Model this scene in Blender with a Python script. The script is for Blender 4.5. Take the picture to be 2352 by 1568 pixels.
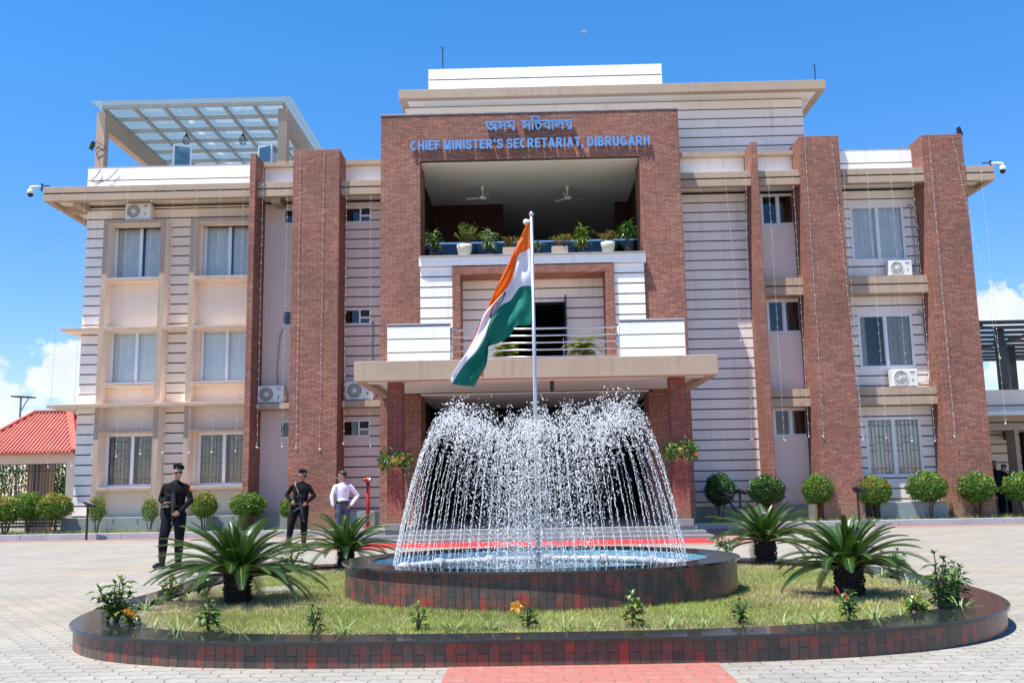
import bpy, bmesh, math, random
from math import sin, cos, pi, radians
from mathutils import Vector, Matrix, noise as mnoise
sc = bpy.context.scene
for o in list(bpy.data.objects): bpy.data.objects.remove(o)

# ------------------------------------------------------------------ camera
CAM_F, CAM_H = 2182.0, 1.31            # focal length in pixels of a 2352 px wide picture, eye height in metres
cam = bpy.data.objects.new('camera', bpy.data.cameras.new('camera'))
sc.collection.objects.link(cam); sc.camera = cam
CAM_R = Matrix.Rotation(radians(.9), 3, 'Z') @ Matrix.Rotation(radians(98.7), 3, 'X') @ Matrix.Rotation(radians(-1.02), 3, 'Z')
cam.matrix_world = Matrix.Translation((0, 0, CAM_H)) @ CAM_R.to_4x4()
cam.data.sensor_width = 36; cam.data.lens = CAM_F / 2352 * 36
cam.data.clip_start = .1; cam.data.clip_end = 3000

# ------------------------------------------------------------------ sky, sun, exposure
SUN = Vector((-.285, -.215, 1)).normalized()      # direction towards the sun
w = bpy.data.worlds.new('World'); sc.world = w; w.use_nodes = True
N = w.node_tree.nodes; L = w.node_tree.links; N.clear()
wo = N.new('ShaderNodeOutputWorld'); bg = N.new('ShaderNodeBackground'); bg.inputs['Strength'].default_value = .118
sky = N.new('ShaderNodeTexSky'); sky.sky_type = 'NISHITA'; sky.sun_disc = False
sky.sun_elevation = math.asin(SUN.z); sky.sun_rotation = math.atan2(SUN.x, SUN.y)
sky.air_density = 1.0; sky.dust_density = 0; sky.ozone_density = 2.0; sky.altitude = 60
hs = N.new('ShaderNodeHueSaturation'); hs.inputs['Saturation'].default_value = 1.36; hs.inputs['Value'].default_value = .90; hs.inputs['Hue'].default_value = .5
L.new(sky.outputs[0], hs.inputs['Color'])
tc = N.new('ShaderNodeTexCoord')
def wmath(op, a, b=None, c=None):
    n = N.new('ShaderNodeMath'); n.operation = op
    for i, x in enumerate((a, b, c)):
        if x is None: continue
        if isinstance(x, (int, float)): n.inputs[i].default_value = x
        else: L.new(x, n.inputs[i])
    return n.outputs[0]
nz = N.new('ShaderNodeTexNoise'); nz.inputs['Scale'].default_value = 26; nz.inputs['Detail'].default_value = 9; nz.inputs['Roughness'].default_value = .6
L.new(tc.outputs['Generated'], nz.inputs['Vector'])
def skydir(px, py): return (CAM_R @ Vector(((px - 1176) / CAM_F, (784 - py) / CAM_F, -1))).normalized()
cl = None
for px, py, rx, rz in ((165, 870, .042, .038), (15, 990, .040, .026), (2330, 705, .048, .032), (2420, 740, .05, .05), (2560, 820, .12, .06), (-200, 930, .10, .05)):
    c = skydir(px, py)
    s = N.new('ShaderNodeVectorMath'); s.operation = 'SUBTRACT'; L.new(tc.outputs['Generated'], s.inputs[0]); s.inputs[1].default_value = c
    m = N.new('ShaderNodeVectorMath'); m.operation = 'MULTIPLY'; L.new(s.outputs[0], m.inputs[0]); m.inputs[1].default_value = (1 / rx, 1 / rx, 1 / rz)
    l = N.new('ShaderNodeVectorMath'); l.operation = 'LENGTH'; L.new(m.outputs[0], l.inputs[0])
    k = wmath('SUBTRACT', 1.0, l.outputs['Value'])
    k = wmath('MULTIPLY_ADD', wmath('SUBTRACT', nz.outputs['Fac'], .5), 2.6, k)
    k = wmath('MULTIPLY', wmath('MAXIMUM', k, 0), 4.5)
    cl = k if cl is None else wmath('MAXIMUM', cl, k)
cl = wmath('MULTIPLY', wmath('MINIMUM', cl, 1), .95)
nz2 = N.new('ShaderNodeTexNoise'); nz2.inputs['Scale'].default_value = 40; nz2.inputs['Detail'].default_value = 5
L.new(tc.outputs['Generated'], nz2.inputs['Vector'])
cc = N.new('ShaderNodeMix'); cc.data_type = 'RGBA'; L.new(nz2.outputs['Fac'], cc.inputs['Factor'])
cc.inputs['A'].default_value = (3.0, 3.4, 4.0, 1); cc.inputs['B'].default_value = (4.6, 4.7, 4.8, 1)
mx = N.new('ShaderNodeMix'); mx.data_type = 'RGBA'
sx_ = N.new('ShaderNodeSeparateXYZ'); L.new(tc.outputs['Generated'], sx_.inputs[0])
lowf = N.new('ShaderNodeMapRange'); L.new(sx_.outputs['Z'], lowf.inputs['Value']); lowf.inputs['From Min'].default_value = 0; lowf.inputs['From Max'].default_value = .42
lowc = N.new('ShaderNodeMix'); lowc.data_type = 'RGBA'; L.new(lowf.outputs[0], lowc.inputs['Factor']); lowc.inputs['A'].default_value = (.74, .66, .84, 1); lowc.inputs['B'].default_value = (1, 1, 1.06, 1)
skm = N.new('ShaderNodeMix'); skm.data_type = 'RGBA'; skm.blend_type = 'MULTIPLY'; skm.inputs['Factor'].default_value = 1; L.new(hs.outputs[0], skm.inputs['A']); L.new(lowc.outputs['Result'], skm.inputs['B'])
L.new(cl, mx.inputs['Factor']); L.new(skm.outputs['Result'], mx.inputs['A']); L.new(cc.outputs['Result'], mx.inputs['B'])
L.new(mx.outputs['Result'], bg.inputs['Color']); L.new(bg.outputs[0], wo.inputs['Surface'])
sl = bpy.data.lights.new('sun', 'SUN'); sl.energy = 4.3; sl.angle = radians(.53); sl.color = (1, .965, .9)
so = bpy.data.objects.new('sun', sl); sc.collection.objects.link(so)
so.rotation_euler = (-SUN).to_track_quat('-Z', 'Y').to_euler(); so.location = SUN * 60
sc.view_settings.view_transform = 'Standard'; sc.view_settings.look = 'None'; sc.view_settings.gamma = 1
sc.view_settings.exposure = 1.06
sc.render.engine = 'CYCLES'; sc.cycles.max_bounces = 7; sc.cycles.transparent_max_bounces = 12
sc.cycles.sample_clamp_indirect = 6

# ------------------------------------------------------------------ helpers
def ray(px, py): return CAM_R @ Vector(((px - 1176) / CAM_F, (784 - py) / CAM_F, -1))
def at(px, py, Y):                       # the point seen at a pixel of the photograph, on the upright plane at depth Y
    d = ray(px, py); t = Y / d.y; return Vector((d.x * t, Y, CAM_H + d.z * t))
def on(px, py, z):                       # the same on the level plane at height z
    d = ray(px, py); t = (z - CAM_H) / d.z; return Vector((d.x * t, d.y * t, z))
rnd = random.Random(7)

def nodes(m): return m.node_tree.nodes, m.node_tree.links
def mat(name, col, rough=.7, var=.12, vscale=3.0, metal=0, bump=0, bscale=40, spec=.5, stain=0, trans=0, coat=0):
    m = bpy.data.materials.new(name); m.use_nodes = True
    n, l = nodes(m); b = n['Principled BSDF']
    b.inputs['Roughness'].default_value = rough; b.inputs['Metallic'].default_value = metal
    b.inputs['Specular IOR Level'].default_value = spec
    if coat: b.inputs['Coat Weight'].default_value = coat; b.inputs['Coat Roughness'].default_value = .08
    g = n.new('ShaderNodeNewGeometry')
    t = n.new('ShaderNodeTexNoise'); t.inputs['Scale'].default_value = vscale; t.inputs['Detail'].default_value = 6
    l.new(g.outputs['Position'], t.inputs['Vector'])
    r = n.new('ShaderNodeMapRange'); l.new(t.outputs['Fac'], r.inputs['Value'])
    r.inputs['From Min'].default_value = .25; r.inputs['From Max'].default_value = .75
    r.inputs['To Min'].default_value = 1 - var; r.inputs['To Max'].default_value = 1 + var
    mxn = n.new('ShaderNodeMix'); mxn.data_type = 'RGBA'; mxn.blend_type = 'MULTIPLY'; mxn.inputs['Factor'].default_value = 1
    mxn.inputs['A'].default_value = (*col, 1); l.new(r.outputs['Result'], mxn.inputs['B'])
    out = mxn.outputs['Result']
    if stain:                                    # streaks of dirt running down
        mp = n.new('ShaderNodeMapping'); mp.inputs['Scale'].default_value = (5, 5, .35); l.new(g.outputs['Position'], mp.inputs['Vector'])
        t2 = n.new('ShaderNodeTexNoise'); t2.inputs['Scale'].default_value = 1.6; t2.inputs['Detail'].default_value = 7; l.new(mp.outputs[0], t2.inputs['Vector'])
        r2 = n.new('ShaderNodeMapRange'); l.new(t2.outputs['Fac'], r2.inputs['Value'])
        r2.inputs['From Min'].default_value = .55; r2.inputs['From Max'].default_value = .8; r2.inputs['To Max'].default_value = stain
        m3 = n.new('ShaderNodeMix'); m3.data_type = 'RGBA'; l.new(r2.outputs['Result'], m3.inputs['Factor']); l.new(out, m3.inputs['A'])
        m3.inputs['B'].default_value = (.16, .14, .12, 1); out = m3.outputs['Result']
    l.new(out, b.inputs['Base Color'])
    if bump:
        t3 = n.new('ShaderNodeTexNoise'); t3.inputs['Scale'].default_value = bscale; t3.inputs['Detail'].default_value = 5
        l.new(g.outputs['Position'], t3.inputs['Vector'])
        bp = n.new('ShaderNodeBump'); bp.inputs['Strength'].default_value = bump; bp.inputs['Distance'].default_value = .01
        l.new(t3.outputs['Fac'], bp.inputs['Height']); l.new(bp.outputs[0], b.inputs['Normal'])
    if trans:                                    # thin leaves and cloth let light through
        o = n['Material Output']; tr = n.new('ShaderNodeBsdfTranslucent'); l.new(out, tr.inputs['Color'])
        ms = n.new('ShaderNodeMixShader'); ms.inputs[0].default_value = trans
        l.new(b.outputs[0], ms.inputs[1]); l.new(tr.outputs[0], ms.inputs[2]); l.new(ms.outputs[0], o.inputs['Surface'])
    return m

def brick_mat(name, c1, c2, mortar, bw, bh, gap, uv=False, bump=.6, rough=.8, patch=None, spec=.4, rnoise=14, vert=False):
    m = bpy.data.materials.new(name); m.use_nodes = True; n, l = nodes(m); b = n['Principled BSDF']
    b.inputs['Roughness'].default_value = rough; b.inputs['Specular IOR Level'].default_value = spec
    g = n.new('ShaderNodeNewGeometry')
    if uv:
        u = n.new('ShaderNodeUVMap'); vec = u.outputs[0]
    else:
        s = n.new('ShaderNodeSeparateXYZ'); l.new(g.outputs['Position'], s.inputs[0])
        a = n.new('ShaderNodeMath'); a.operation = 'ADD'; l.new(s.outputs['X'], a.inputs[0]); l.new(s.outputs['Y'], a.inputs[1])
        c = n.new('ShaderNodeCombineXYZ'); l.new(a.outputs[0], c.inputs['X']); l.new(s.outputs['Z'], c.inputs['Y']); vec = c.outputs[0]
    # a little waviness, so that courses are not ruled lines
    wn = n.new('ShaderNodeTexNoise'); wn.inputs['Scale'].default_value = rnoise; l.new(vec, wn.inputs['Vector'])
    ws = n.new('ShaderNodeVectorMath'); ws.operation = 'SUBTRACT'; l.new(wn.outputs['Color'], ws.inputs[0]); ws.inputs[1].default_value = (.5, .5, .5)
    wm = n.new('ShaderNodeVectorMath'); wm.operation = 'SCALE'; l.new(ws.outputs[0], wm.inputs[0]); wm.inputs['Scale'].default_value = bh * .22
    wa = n.new('ShaderNodeVectorMath'); wa.operation = 'ADD'; l.new(vec, wa.inputs[0]); l.new(wm.outputs[0], wa.inputs[1]); vec = wa.outputs[0]
    t = n.new('ShaderNodeTexBrick'); l.new(vec, t.inputs['Vector']); t.inputs['Scale'].default_value = 1
    t.inputs['Brick Width'].default_value = bw; t.inputs['Row Height'].default_value = bh; t.inputs['Mortar Size'].default_value = gap
    t.inputs['Mortar Smooth'].default_value = .1; t.inputs['Color1'].default_value = (*c1, 1); t.inputs['Color2'].default_value = (*c2, 1); t.inputs['Mortar'].default_value = (*mortar, 1)
    col = t.outputs['Color']
    nn = n.new('ShaderNodeTexNoise'); nn.inputs['Scale'].default_value = 9 if not patch else 7; nn.inputs['Detail'].default_value = 7; l.new(vec, nn.inputs['Vector'])
    if patch:                                   # flashed clay: red patches burnt into dark tiles
        rr = n.new('ShaderNodeMapRange'); l.new(nn.outputs['Fac'], rr.inputs['Value']); rr.inputs['From Min'].default_value = .44; rr.inputs['From Max'].default_value = .60
        t2 = n.new('ShaderNodeTexBrick'); l.new(vec, t2.inputs['Vector']); t2.inputs['Scale'].default_value = 1
        for k in ('Brick Width', 'Row Height', 'Mortar Size', 'Mortar Smooth'): t2.inputs[k].default_value = t.inputs[k].default_value
        t2.inputs['Color1'].default_value = (0, 0, 0, 1); t2.inputs['Color2'].default_value = (1, 1, 1, 1); t2.inputs['Mortar'].default_value = (0, 0, 0, 1)
        ad = n.new('ShaderNodeMath'); ad.operation = 'MULTIPLY'; l.new(t2.outputs['Color'], ad.inputs[0]); l.new(rr.outputs[0], ad.inputs[1])
        mm = n.new('ShaderNodeMix'); mm.data_type = 'RGBA'; l.new(ad.outputs[0], mm.inputs['Factor']); l.new(col, mm.inputs['A']); mm.inputs['B'].default_value = (*patch, 1)
        col = mm.outputs['Result']
    r = n.new('ShaderNodeMapRange'); l.new(nn.outputs['Fac'], r.inputs['Value']); r.inputs['From Min'].default_value = .3; r.inputs['From Max'].default_value = .7
    r.inputs['To Min'].default_value = .78; r.inputs['To Max'].default_value = 1.2
    mu = n.new('ShaderNodeMix'); mu.data_type = 'RGBA'; mu.blend_type = 'MULTIPLY'; mu.inputs['Factor'].default_value = 1; l.new(col, mu.inputs['A']); l.new(r.outputs['Result'], mu.inputs['B'])
    big = n.new('ShaderNodeTexNoise'); big.inputs['Scale'].default_value = .55; big.inputs['Detail'].default_value = 5; l.new(g.outputs['Position'], big.inputs['Vector'])
    br = n.new('ShaderNodeMapRange'); l.new(big.outputs['Fac'], br.inputs['Value']); br.inputs['From Min'].default_value = .3; br.inputs['From Max'].default_value = .7; br.inputs['To Min'].default_value = .80; br.inputs['To Max'].default_value = 1.16
    mu2 = n.new('ShaderNodeMix'); mu2.data_type = 'RGBA'; mu2.blend_type = 'MULTIPLY'; mu2.inputs['Factor'].default_value = 1; l.new(mu.outputs['Result'], mu2.inputs['A']); l.new(br.outputs['Result'], mu2.inputs['B']); mu = mu2
    if not uv:                                  # splashed mud and damp on the lowest courses
        sz_ = n.new('ShaderNodeSeparateXYZ'); l.new(g.outputs['Position'], sz_.inputs[0])
        dz = n.new('ShaderNodeMapRange'); l.new(sz_.outputs['Z'], dz.inputs['Value']); dz.inputs['From Min'].default_value = 1.0; dz.inputs['From Max'].default_value = .15; dz.inputs['To Max'].default_value = 1.3
        dm_ = n.new('ShaderNodeMath'); dm_.operation = 'MULTIPLY'; dm_.use_clamp = True; l.new(dz.outputs[0], dm_.inputs[0]); l.new(nn.outputs['Fac'], dm_.inputs[1])
        mu3 = n.new('ShaderNodeMix'); mu3.data_type = 'RGBA'; l.new(dm_.outputs[0], mu3.inputs['Factor']); l.new(mu.outputs['Result'], mu3.inputs['A']); mu3.inputs['B'].default_value = (.27, .20, .115, 1); mu = mu3
    l.new(mu.outputs['Result'], b.inputs['Base Color'])
    sub = n.new('ShaderNodeMath'); sub.operation = 'SUBTRACT'; l.new(nn.outputs['Fac'], sub.inputs[0]); l.new(t.outputs['Fac'], sub.inputs[1])
    bp = n.new('ShaderNodeBump'); bp.inputs['Strength'].default_value = bump; bp.inputs['Distance'].default_value = .012
    l.new(sub.outputs[0], bp.inputs['Height']); l.new(bp.outputs[0], b.inputs['Normal'])
    return m

M = {}
M['brick'] = brick_mat('split_face_brick', (.385, .165, .108), (.265, .10, .07), (.10, .07, .065), .25, .0635, .0075)
M['column_brick'] = brick_mat('smooth_brick', (.33, .10, .07), (.24, .07, .05), (.035, .028, .028), .235, .0635, .006, bump=.35)
M['tile'] = brick_mat('glazed_wall_tile', (.06, .06, .056), (.14, .088, .068), (.026, .022, .02), .185, .08, .003, uv=True, bump=.45, rough=.3, patch=(.28, .045, .032), rnoise=8)
M['white'] = mat('white_wall_paint', (.86, .775, .715), .75, .05, 1.2, stain=.2)
M['trim_white'] = mat('bright_white_paint', (.86, .85, .84), .7, .03, 1.5, stain=.2)
M['cream'] = mat('cream_wall_paint', (.85, .695, .565), .8, .04, .8, stain=.05)
M['pink'] = mat('pale_pink_wall_paint', (.80, .65, .59), .8, .04, .8, stain=.05)
M['tan'] = mat('tan_paint', (.43, .315, .228), .8, .09, 1.5, bump=.15, bscale=9, stain=.4)
M['groove'] = mat('brown_groove_paint', (.10, .07, .055), .8)
M['plinth'] = mat('grey_green_plinth_paint', (.235, .27, .26), .8, .12, 1.5, stain=.35)
M['soffit'] = mat('white_soffit', (.78, .76, .71), .85, .04, .7, stain=.06)
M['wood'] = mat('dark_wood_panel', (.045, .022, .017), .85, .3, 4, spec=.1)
M['dark'] = mat('dark_interior', (.012, .012, .013), .9, spec=.1)  # near-black colour, so the shade of deep rooms lies in the surface itself
M['frame'] = mat('white_window_frame', (.80, .81, .83), .35, .02)
M['alu'] = mat('stainless_steel', (.62, .63, .65), .22, .05, metal=1)
M['steel'] = mat('grey_painted_steel', (.33, .315, .305), .45, .2, 6)
M['black_steel'] = mat('black_painted_steel', (.018, .018, .02), .4, .2)
M['black'] = mat('black_plastic', (.015, .015, .016), .45, .2)
M['string_wire'] = mat('pale_grey_wire', (.42, .42, .42), .6)
M['pole'] = mat('brushed_pole_steel', (.52, .53, .55), .38, .05, metal=.75)
M['white_plastic'] = mat('white_plastic', (.75, .75, .73), .4, .05)
M['granite'] = mat('speckled_grey_granite', (.22, .22, .215), .4, .5, 90)
M['coping'] = mat('polished_black_granite', (.022, .024, .024), .09, .5, 60, spec=.6)
M['curtain'] = mat('grey_curtain_cloth', (.84, .84, .81), .9, .1, 5, trans=.15)
M['beige_curtain'] = mat('beige_curtain_cloth', (.44, .40, .34), .9, .15, 5, trans=.2)
M['blind'] = mat('pale_window_blind', (.82, .86, .84), .5, .04)
M['red_roof'] = mat('red_metal_roof', (.46, .095, .07), .55, .22, 1.4, stain=.35)
M['carpet'] = mat('red_carpet', (.55, .018, .02), .95, .15, 9)
M['grass_mat'] = mat('grass_blades', (.27, .34, .055), .6, .4, 1.6, trans=.35)
M['dry_grass'] = mat('dry_grass_blades', (.54, .45, .20), .7, .35, 2, trans=.3)
M['leaf'] = mat('glossy_green_leaf', (.085, .19, .024), .36, .4, 14, trans=.3)
M['leaf_young'] = mat('young_yellow_green_leaf', (.25, .31, .035), .4, .35, 14, trans=.3)
M['leaf_orange'] = mat('orange_young_leaf', (.36, .15, .035), .4, .35, 14, trans=.3)
M['leaf_dark'] = mat('deep_green_leaf', (.03, .085, .016), .35, .4, 12, trans=.25)
M['frond'] = mat('cycad_leaflet', (.030, .078, .009), .33, .45, 10, trans=.25, spec=.6)
M['frond_pale'] = mat('cycad_rachis', (.22, .25, .05), .5, .2)
M['frond_dry'] = mat('dry_cycad_leaf', (.33, .17, .05), .7, .4, 12)
M['bark'] = mat('dark_rough_bark', (.035, .024, .018), .9, .5, 25, bump=.8, bscale=50)
M['twig'] = mat('brown_twig', (.09, .06, .04), .8, .3, 20)
M['variegated'] = mat('striped_grass_leaf', (.25, .33, .12), .5, .5, 45, trans=.3)
M['soil'] = mat('dry_grey_soil', (.17, .14, .105), .95, .4, 12, bump=.8, bscale=30)
M['concrete'] = mat('pale_concrete', (.36, .36, .38), .85, .15, 2.5, stain=.4, bump=.2, bscale=12)
M['orange_petal'] = mat('orange_petal', (.75, .25, .015), .6, .25, 20, trans=.3)
M['yellow_petal'] = mat('yellow_petal', (.80, .42, .06), .6, .25, 20, trans=.3)
M['red_petal'] = mat('red_petal', (.55, .04, .04), .6, .25, 20, trans=.2)
M['pot'] = mat('cream_plant_pot', (.60, .55, .42), .5, .1)
M['pot_tan'] = mat('tan_trough', (.46, .34, .24), .7, .12)
M['blue_letter'] = mat('blue_letter_face', (.125, .30, .60), .4, .04)
M['skin'] = mat('skin', (.42, .22, .14), .55, .06)
M['skin_dark'] = mat('skin_brown', (.30, .145, .085), .55, .06)
M['black_cloth'] = mat('black_uniform_cloth', (.006, .0065, .009), .9, .3, 10, bump=.4, bscale=22, spec=.15)
M['vest_cloth'] = mat('black_vest_cloth', (.010, .011, .010), .85, .3, 30, spec=.15)
M['shirt'] = mat('white_shirt_cloth', (.74, .76, .84), .85, .05, 8, bump=.5, bscale=14)
M['trouser'] = mat('blue_grey_trouser_cloth', (.06, .08, .125), .8, .15, 10, bump=.5, bscale=14)
M['boot'] = mat('polished_black_leather', (.012, .012, .012), .22, .1)
M['hair'] = mat('black_hair', (.012, .011, .011), .45, .4, 30)
M['lens'] = mat('dark_sunglass_lens', (.006, .006, .007), .08, 0)
M['hydrant'] = mat('red_pipe_paint', (.40, .02, .02), .4, .15)

def glass(name, tint, refl, rough=.02):
    m = bpy.data.materials.new(name); m.use_nodes = True; n, l = nodes(m); n.remove(n['Principled BSDF'])
    t = n.new('ShaderNodeBsdfTransparent'); t.inputs[0].default_value = (*tint, 1)
    g = n.new('ShaderNodeBsdfGlossy'); g.inputs['Roughness'].default_value = rough
    f = n.new('ShaderNodeFresnel'); f.inputs['IOR'].default_value = 1.5
    a = n.new('ShaderNodeMath'); a.operation = 'MULTIPLY_ADD'; l.new(f.outputs[0], a.inputs[0]); a.inputs[1].default_value = .65; a.inputs[2].default_value = refl
    ms = n.new('ShaderNodeMixShader'); l.new(a.outputs[0], ms.inputs[0]); l.new(t.outputs[0], ms.inputs[1]); l.new(g.outputs[0], ms.inputs[2])
    l.new(ms.outputs[0], n['Material Output'].inputs['Surface']); return m
M['glass'] = glass('window_glass', (.97, .98, .98), .02)
M['blue_glass'] = glass('blue_balcony_glass', (.16, .22, .32), .04)
M['roof_glass'] = glass('pale_blue_roof_glass', (.66, .78, .82), .06)
_n, _l = nodes(M['roof_glass']); _o = _n['Material Output']; _s = _o.inputs['Surface'].links[0].from_socket; _t = _n.new('ShaderNodeBsdfTranslucent'); _t.inputs[0].default_value = (.50, .60, .64, 1)
_m = _n.new('ShaderNodeMixShader'); _m.inputs[0].default_value = .12; _l.new(_s, _m.inputs[1]); _l.new(_t.outputs[0], _m.inputs[2]); _l.new(_m.outputs[0], _o.inputs['Surface'])

class MB:                                        # collects shapes, then links them as ONE mesh object
    def __init__(s): s.v = []; s.f = []; s.mi = []; s.uv = {}
    def add(s, vs, fs, mi=0):
        b = len(s.v); s.v += [Vector(v) for v in vs]
        for f in fs: s.f.append([b + i for i in f]); s.mi.append(mi)
    def box(s, x0, x1, y0, y1, z0, z1, mi=0):
        s.add([(x, y, z) for z in (z0, z1) for y in (y0, y1) for x in (x0, x1)],
              [(0, 2, 3, 1), (4, 5, 7, 6), (0, 1, 5, 4), (2, 6, 7, 3), (0, 4, 6, 2), (1, 3, 7, 5)], mi); return s
    def obox(s, c, sx, sy, sz, rot, mi=0):
        R = rot if isinstance(rot, Matrix) else Matrix.Rotation(rot, 3, 'Z'); c = Vector(c)
        s.add([c + R @ Vector((x, y, z)) for z in (-sz / 2, sz / 2) for y in (-sy / 2, sy / 2) for x in (-sx / 2, sx / 2)],
              [(0, 2, 3, 1), (4, 5, 7, 6), (0, 1, 5, 4), (2, 6, 7, 3), (0, 4, 6, 2), (1, 3, 7, 5)], mi); return s
    def tube(s, pts, r, n=6, mi=0, caps=True, flat=None):
        pts = [Vector(p) for p in pts]; k = len(pts)
        rs = r if isinstance(r, (list, tuple)) else [r] * k
        b = len(s.v); up = None
        for i, p in enumerate(pts):
            d = (pts[min(i + 1, k - 1)] - pts[max(i - 1, 0)])
            d = d.normalized() if d.length > 1e-9 else Vector((0, 0, 1))
            if up is None:
                up = Vector((0, 1, 0)) if abs(d.y) < .9 else Vector((1, 0, 0))
            a = d.cross(up); a = a.normalized() if a.length > 1e-6 else d.orthogonal().normalized()
            c = a.cross(d).normalized(); up = c
            for j in range(n):
                t = 2 * pi * j / n; q = (flat or 1)
                s.v.append(p + (a * cos(t) + c * sin(t) * q) * rs[i])
        for i in range(k - 1):
            for j in range(n):
                s.f.append([b + i * n + j, b + i * n + (j + 1) % n, b + (i + 1) * n + (j + 1) % n, b + (i + 1) * n + j]); s.mi.append(mi)
        if caps:
            s.f.append([b + j for j in range(n)][::-1]); s.mi.append(mi)
            s.f.append([b + (k - 1) * n + j for j in range(n)]); s.mi.append(mi)
        return s
    def bar(s, a, b, w, h, mi=0):                # square bar between two points
        a, b = Vector(a), Vector(b); d = (b - a); R = d.to_track_quat('Y', 'Z').to_matrix()
        return s.obox((a + b) / 2, w, d.length, h, R, mi)
    def lathe(s, prof, n=16, c=(0, 0, 0), mi=0, ax=None):
        c = Vector(c); b = len(s.v); k = len(prof); R = ax or Matrix.Identity(3)
        for r, z in prof:
            for j in range(n): s.v.append(c + R @ Vector((r * cos(2 * pi * j / n), r * sin(2 * pi * j / n), z)))
        for i in range(k - 1):
            for j in range(n):
                s.f.append([b + i * n + j, b + i * n + (j + 1) % n, b + (i + 1) * n + (j + 1) % n, b + (i + 1) * n + j]); s.mi.append(mi)
        for i, rev in ((0, 1), (k - 1, 0)):
            if prof[i][0] > 1e-4:
                q = [b + i * n + j for j in range(n)]; s.f.append(q[::-1] if rev else q); s.mi.append(mi)
        return s
    def ell(s, c, r, n=10, m=7, mi=0, R=None):
        c = Vector(c); b = len(s.v); R = R or Matrix.Identity(3)
        for i in range(1, m):
            p = pi * i / m
            for j in range(n):
                t = 2 * pi * j / n; s.v.append(c + R @ Vector((r[0] * sin(p) * cos(t), r[1] * sin(p) * sin(t), -r[2] * cos(p))))
        s.v.append(c + R @ Vector((0, 0, -r[2]))); s.v.append(c + R @ Vector((0, 0, r[2]))); B, T = len(s.v) - 2, len(s.v) - 1
        for j in range(n):
            s.f.append([B, b + (j + 1) % n, b + j]); s.mi.append(mi)
            s.f.append([T, b + (m - 2) * n + j, b + (m - 2) * n + (j + 1) % n]); s.mi.append(mi)
        for i in range(m - 2):
            for j in range(n):
                s.f.append([b + i * n + j, b + i * n + (j + 1) % n, b + (i + 1) * n + (j + 1) % n, b + (i + 1) * n + j]); s.mi.append(mi)
        return s
    def leaf(s, p, d, up, ln, wd, mi=0, fold=.15):
        d = d.normalized(); a = d.cross(up); a = a.normalized() if a.length > 1e-5 else d.orthogonal().normalized(); u = a.cross(d)
        m1 = p + d * ln * .42; q = u * fold * wd
        s.add([p, m1 + a * wd / 2 + q, p + d * ln - u * ln * .12, m1 - a * wd / 2 + q, m1], [(0, 4, 1), (4, 2, 1), (0, 3, 4), (4, 3, 2)], mi)
    def build(s, name, mats, parent=None, smooth=False, bevel=0, uvs=None):
        me = bpy.data.meshes.new(name)
        off = parent_loc(parent) if parent else Vector()
        me.from_pydata([v - off for v in s.v], [], s.f)
        for m in (mats if isinstance(mats, (list, tuple)) else [mats]): me.materials.append(m)
        me.polygons.foreach_set('material_index', s.mi)
        if smooth: me.polygons.foreach_set('use_smooth', [True] * len(s.f))
        if uvs:
            ul = me.uv_layers.new(name='UVMap'); lp = me.loops
            for i in range(len(lp)): ul.data[i].uv = uvs[lp[i].vertex_index] if not callable(uvs) else (0, 0)
        me.update(); o = bpy.data.objects.new(name, me); sc.collection.objects.link(o)
        if parent: o.parent = parent
        if bevel:
            bv = o.modifiers.new('bevel', 'BEVEL'); bv.width = bevel; bv.segments = 2; bv.limit_method = 'ANGLE'
        return o
def parent_loc(o):
    v = Vector()
    while o: v += o.location; o = o.parent
    return v
def tag(o, label=None, cat=None, group=None, kind=None):
    if label: o['label'] = label
    if cat: o['category'] = cat
    if group: o['group'] = group
    if kind: o['kind'] = kind
    return o
def thing(name, label, cat, loc=(0, 0, 0), group=None, rz=0):
    o = bpy.data.objects.new(name, None); o.empty_display_size = .2; sc.collection.objects.link(o); o.location = loc; o.rotation_euler.z = rz
    return tag(o, label, cat, group)
KIDS = {}
def copy_tree(o, loc=None, rz=0, scale=None, label=None, parent=None):
    c = o.copy(); sc.collection.objects.link(c)
    if parent: c.parent = parent
    else:
        c.location = loc; c.rotation_euler.z = rz
        if scale: c.scale = scale if isinstance(scale, tuple) else (scale,) * 3
    if label: c['label'] = label
    for ch in [x for x in sc.objects if x.parent == o]: copy_tree(ch, parent=c)
    return c
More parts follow.
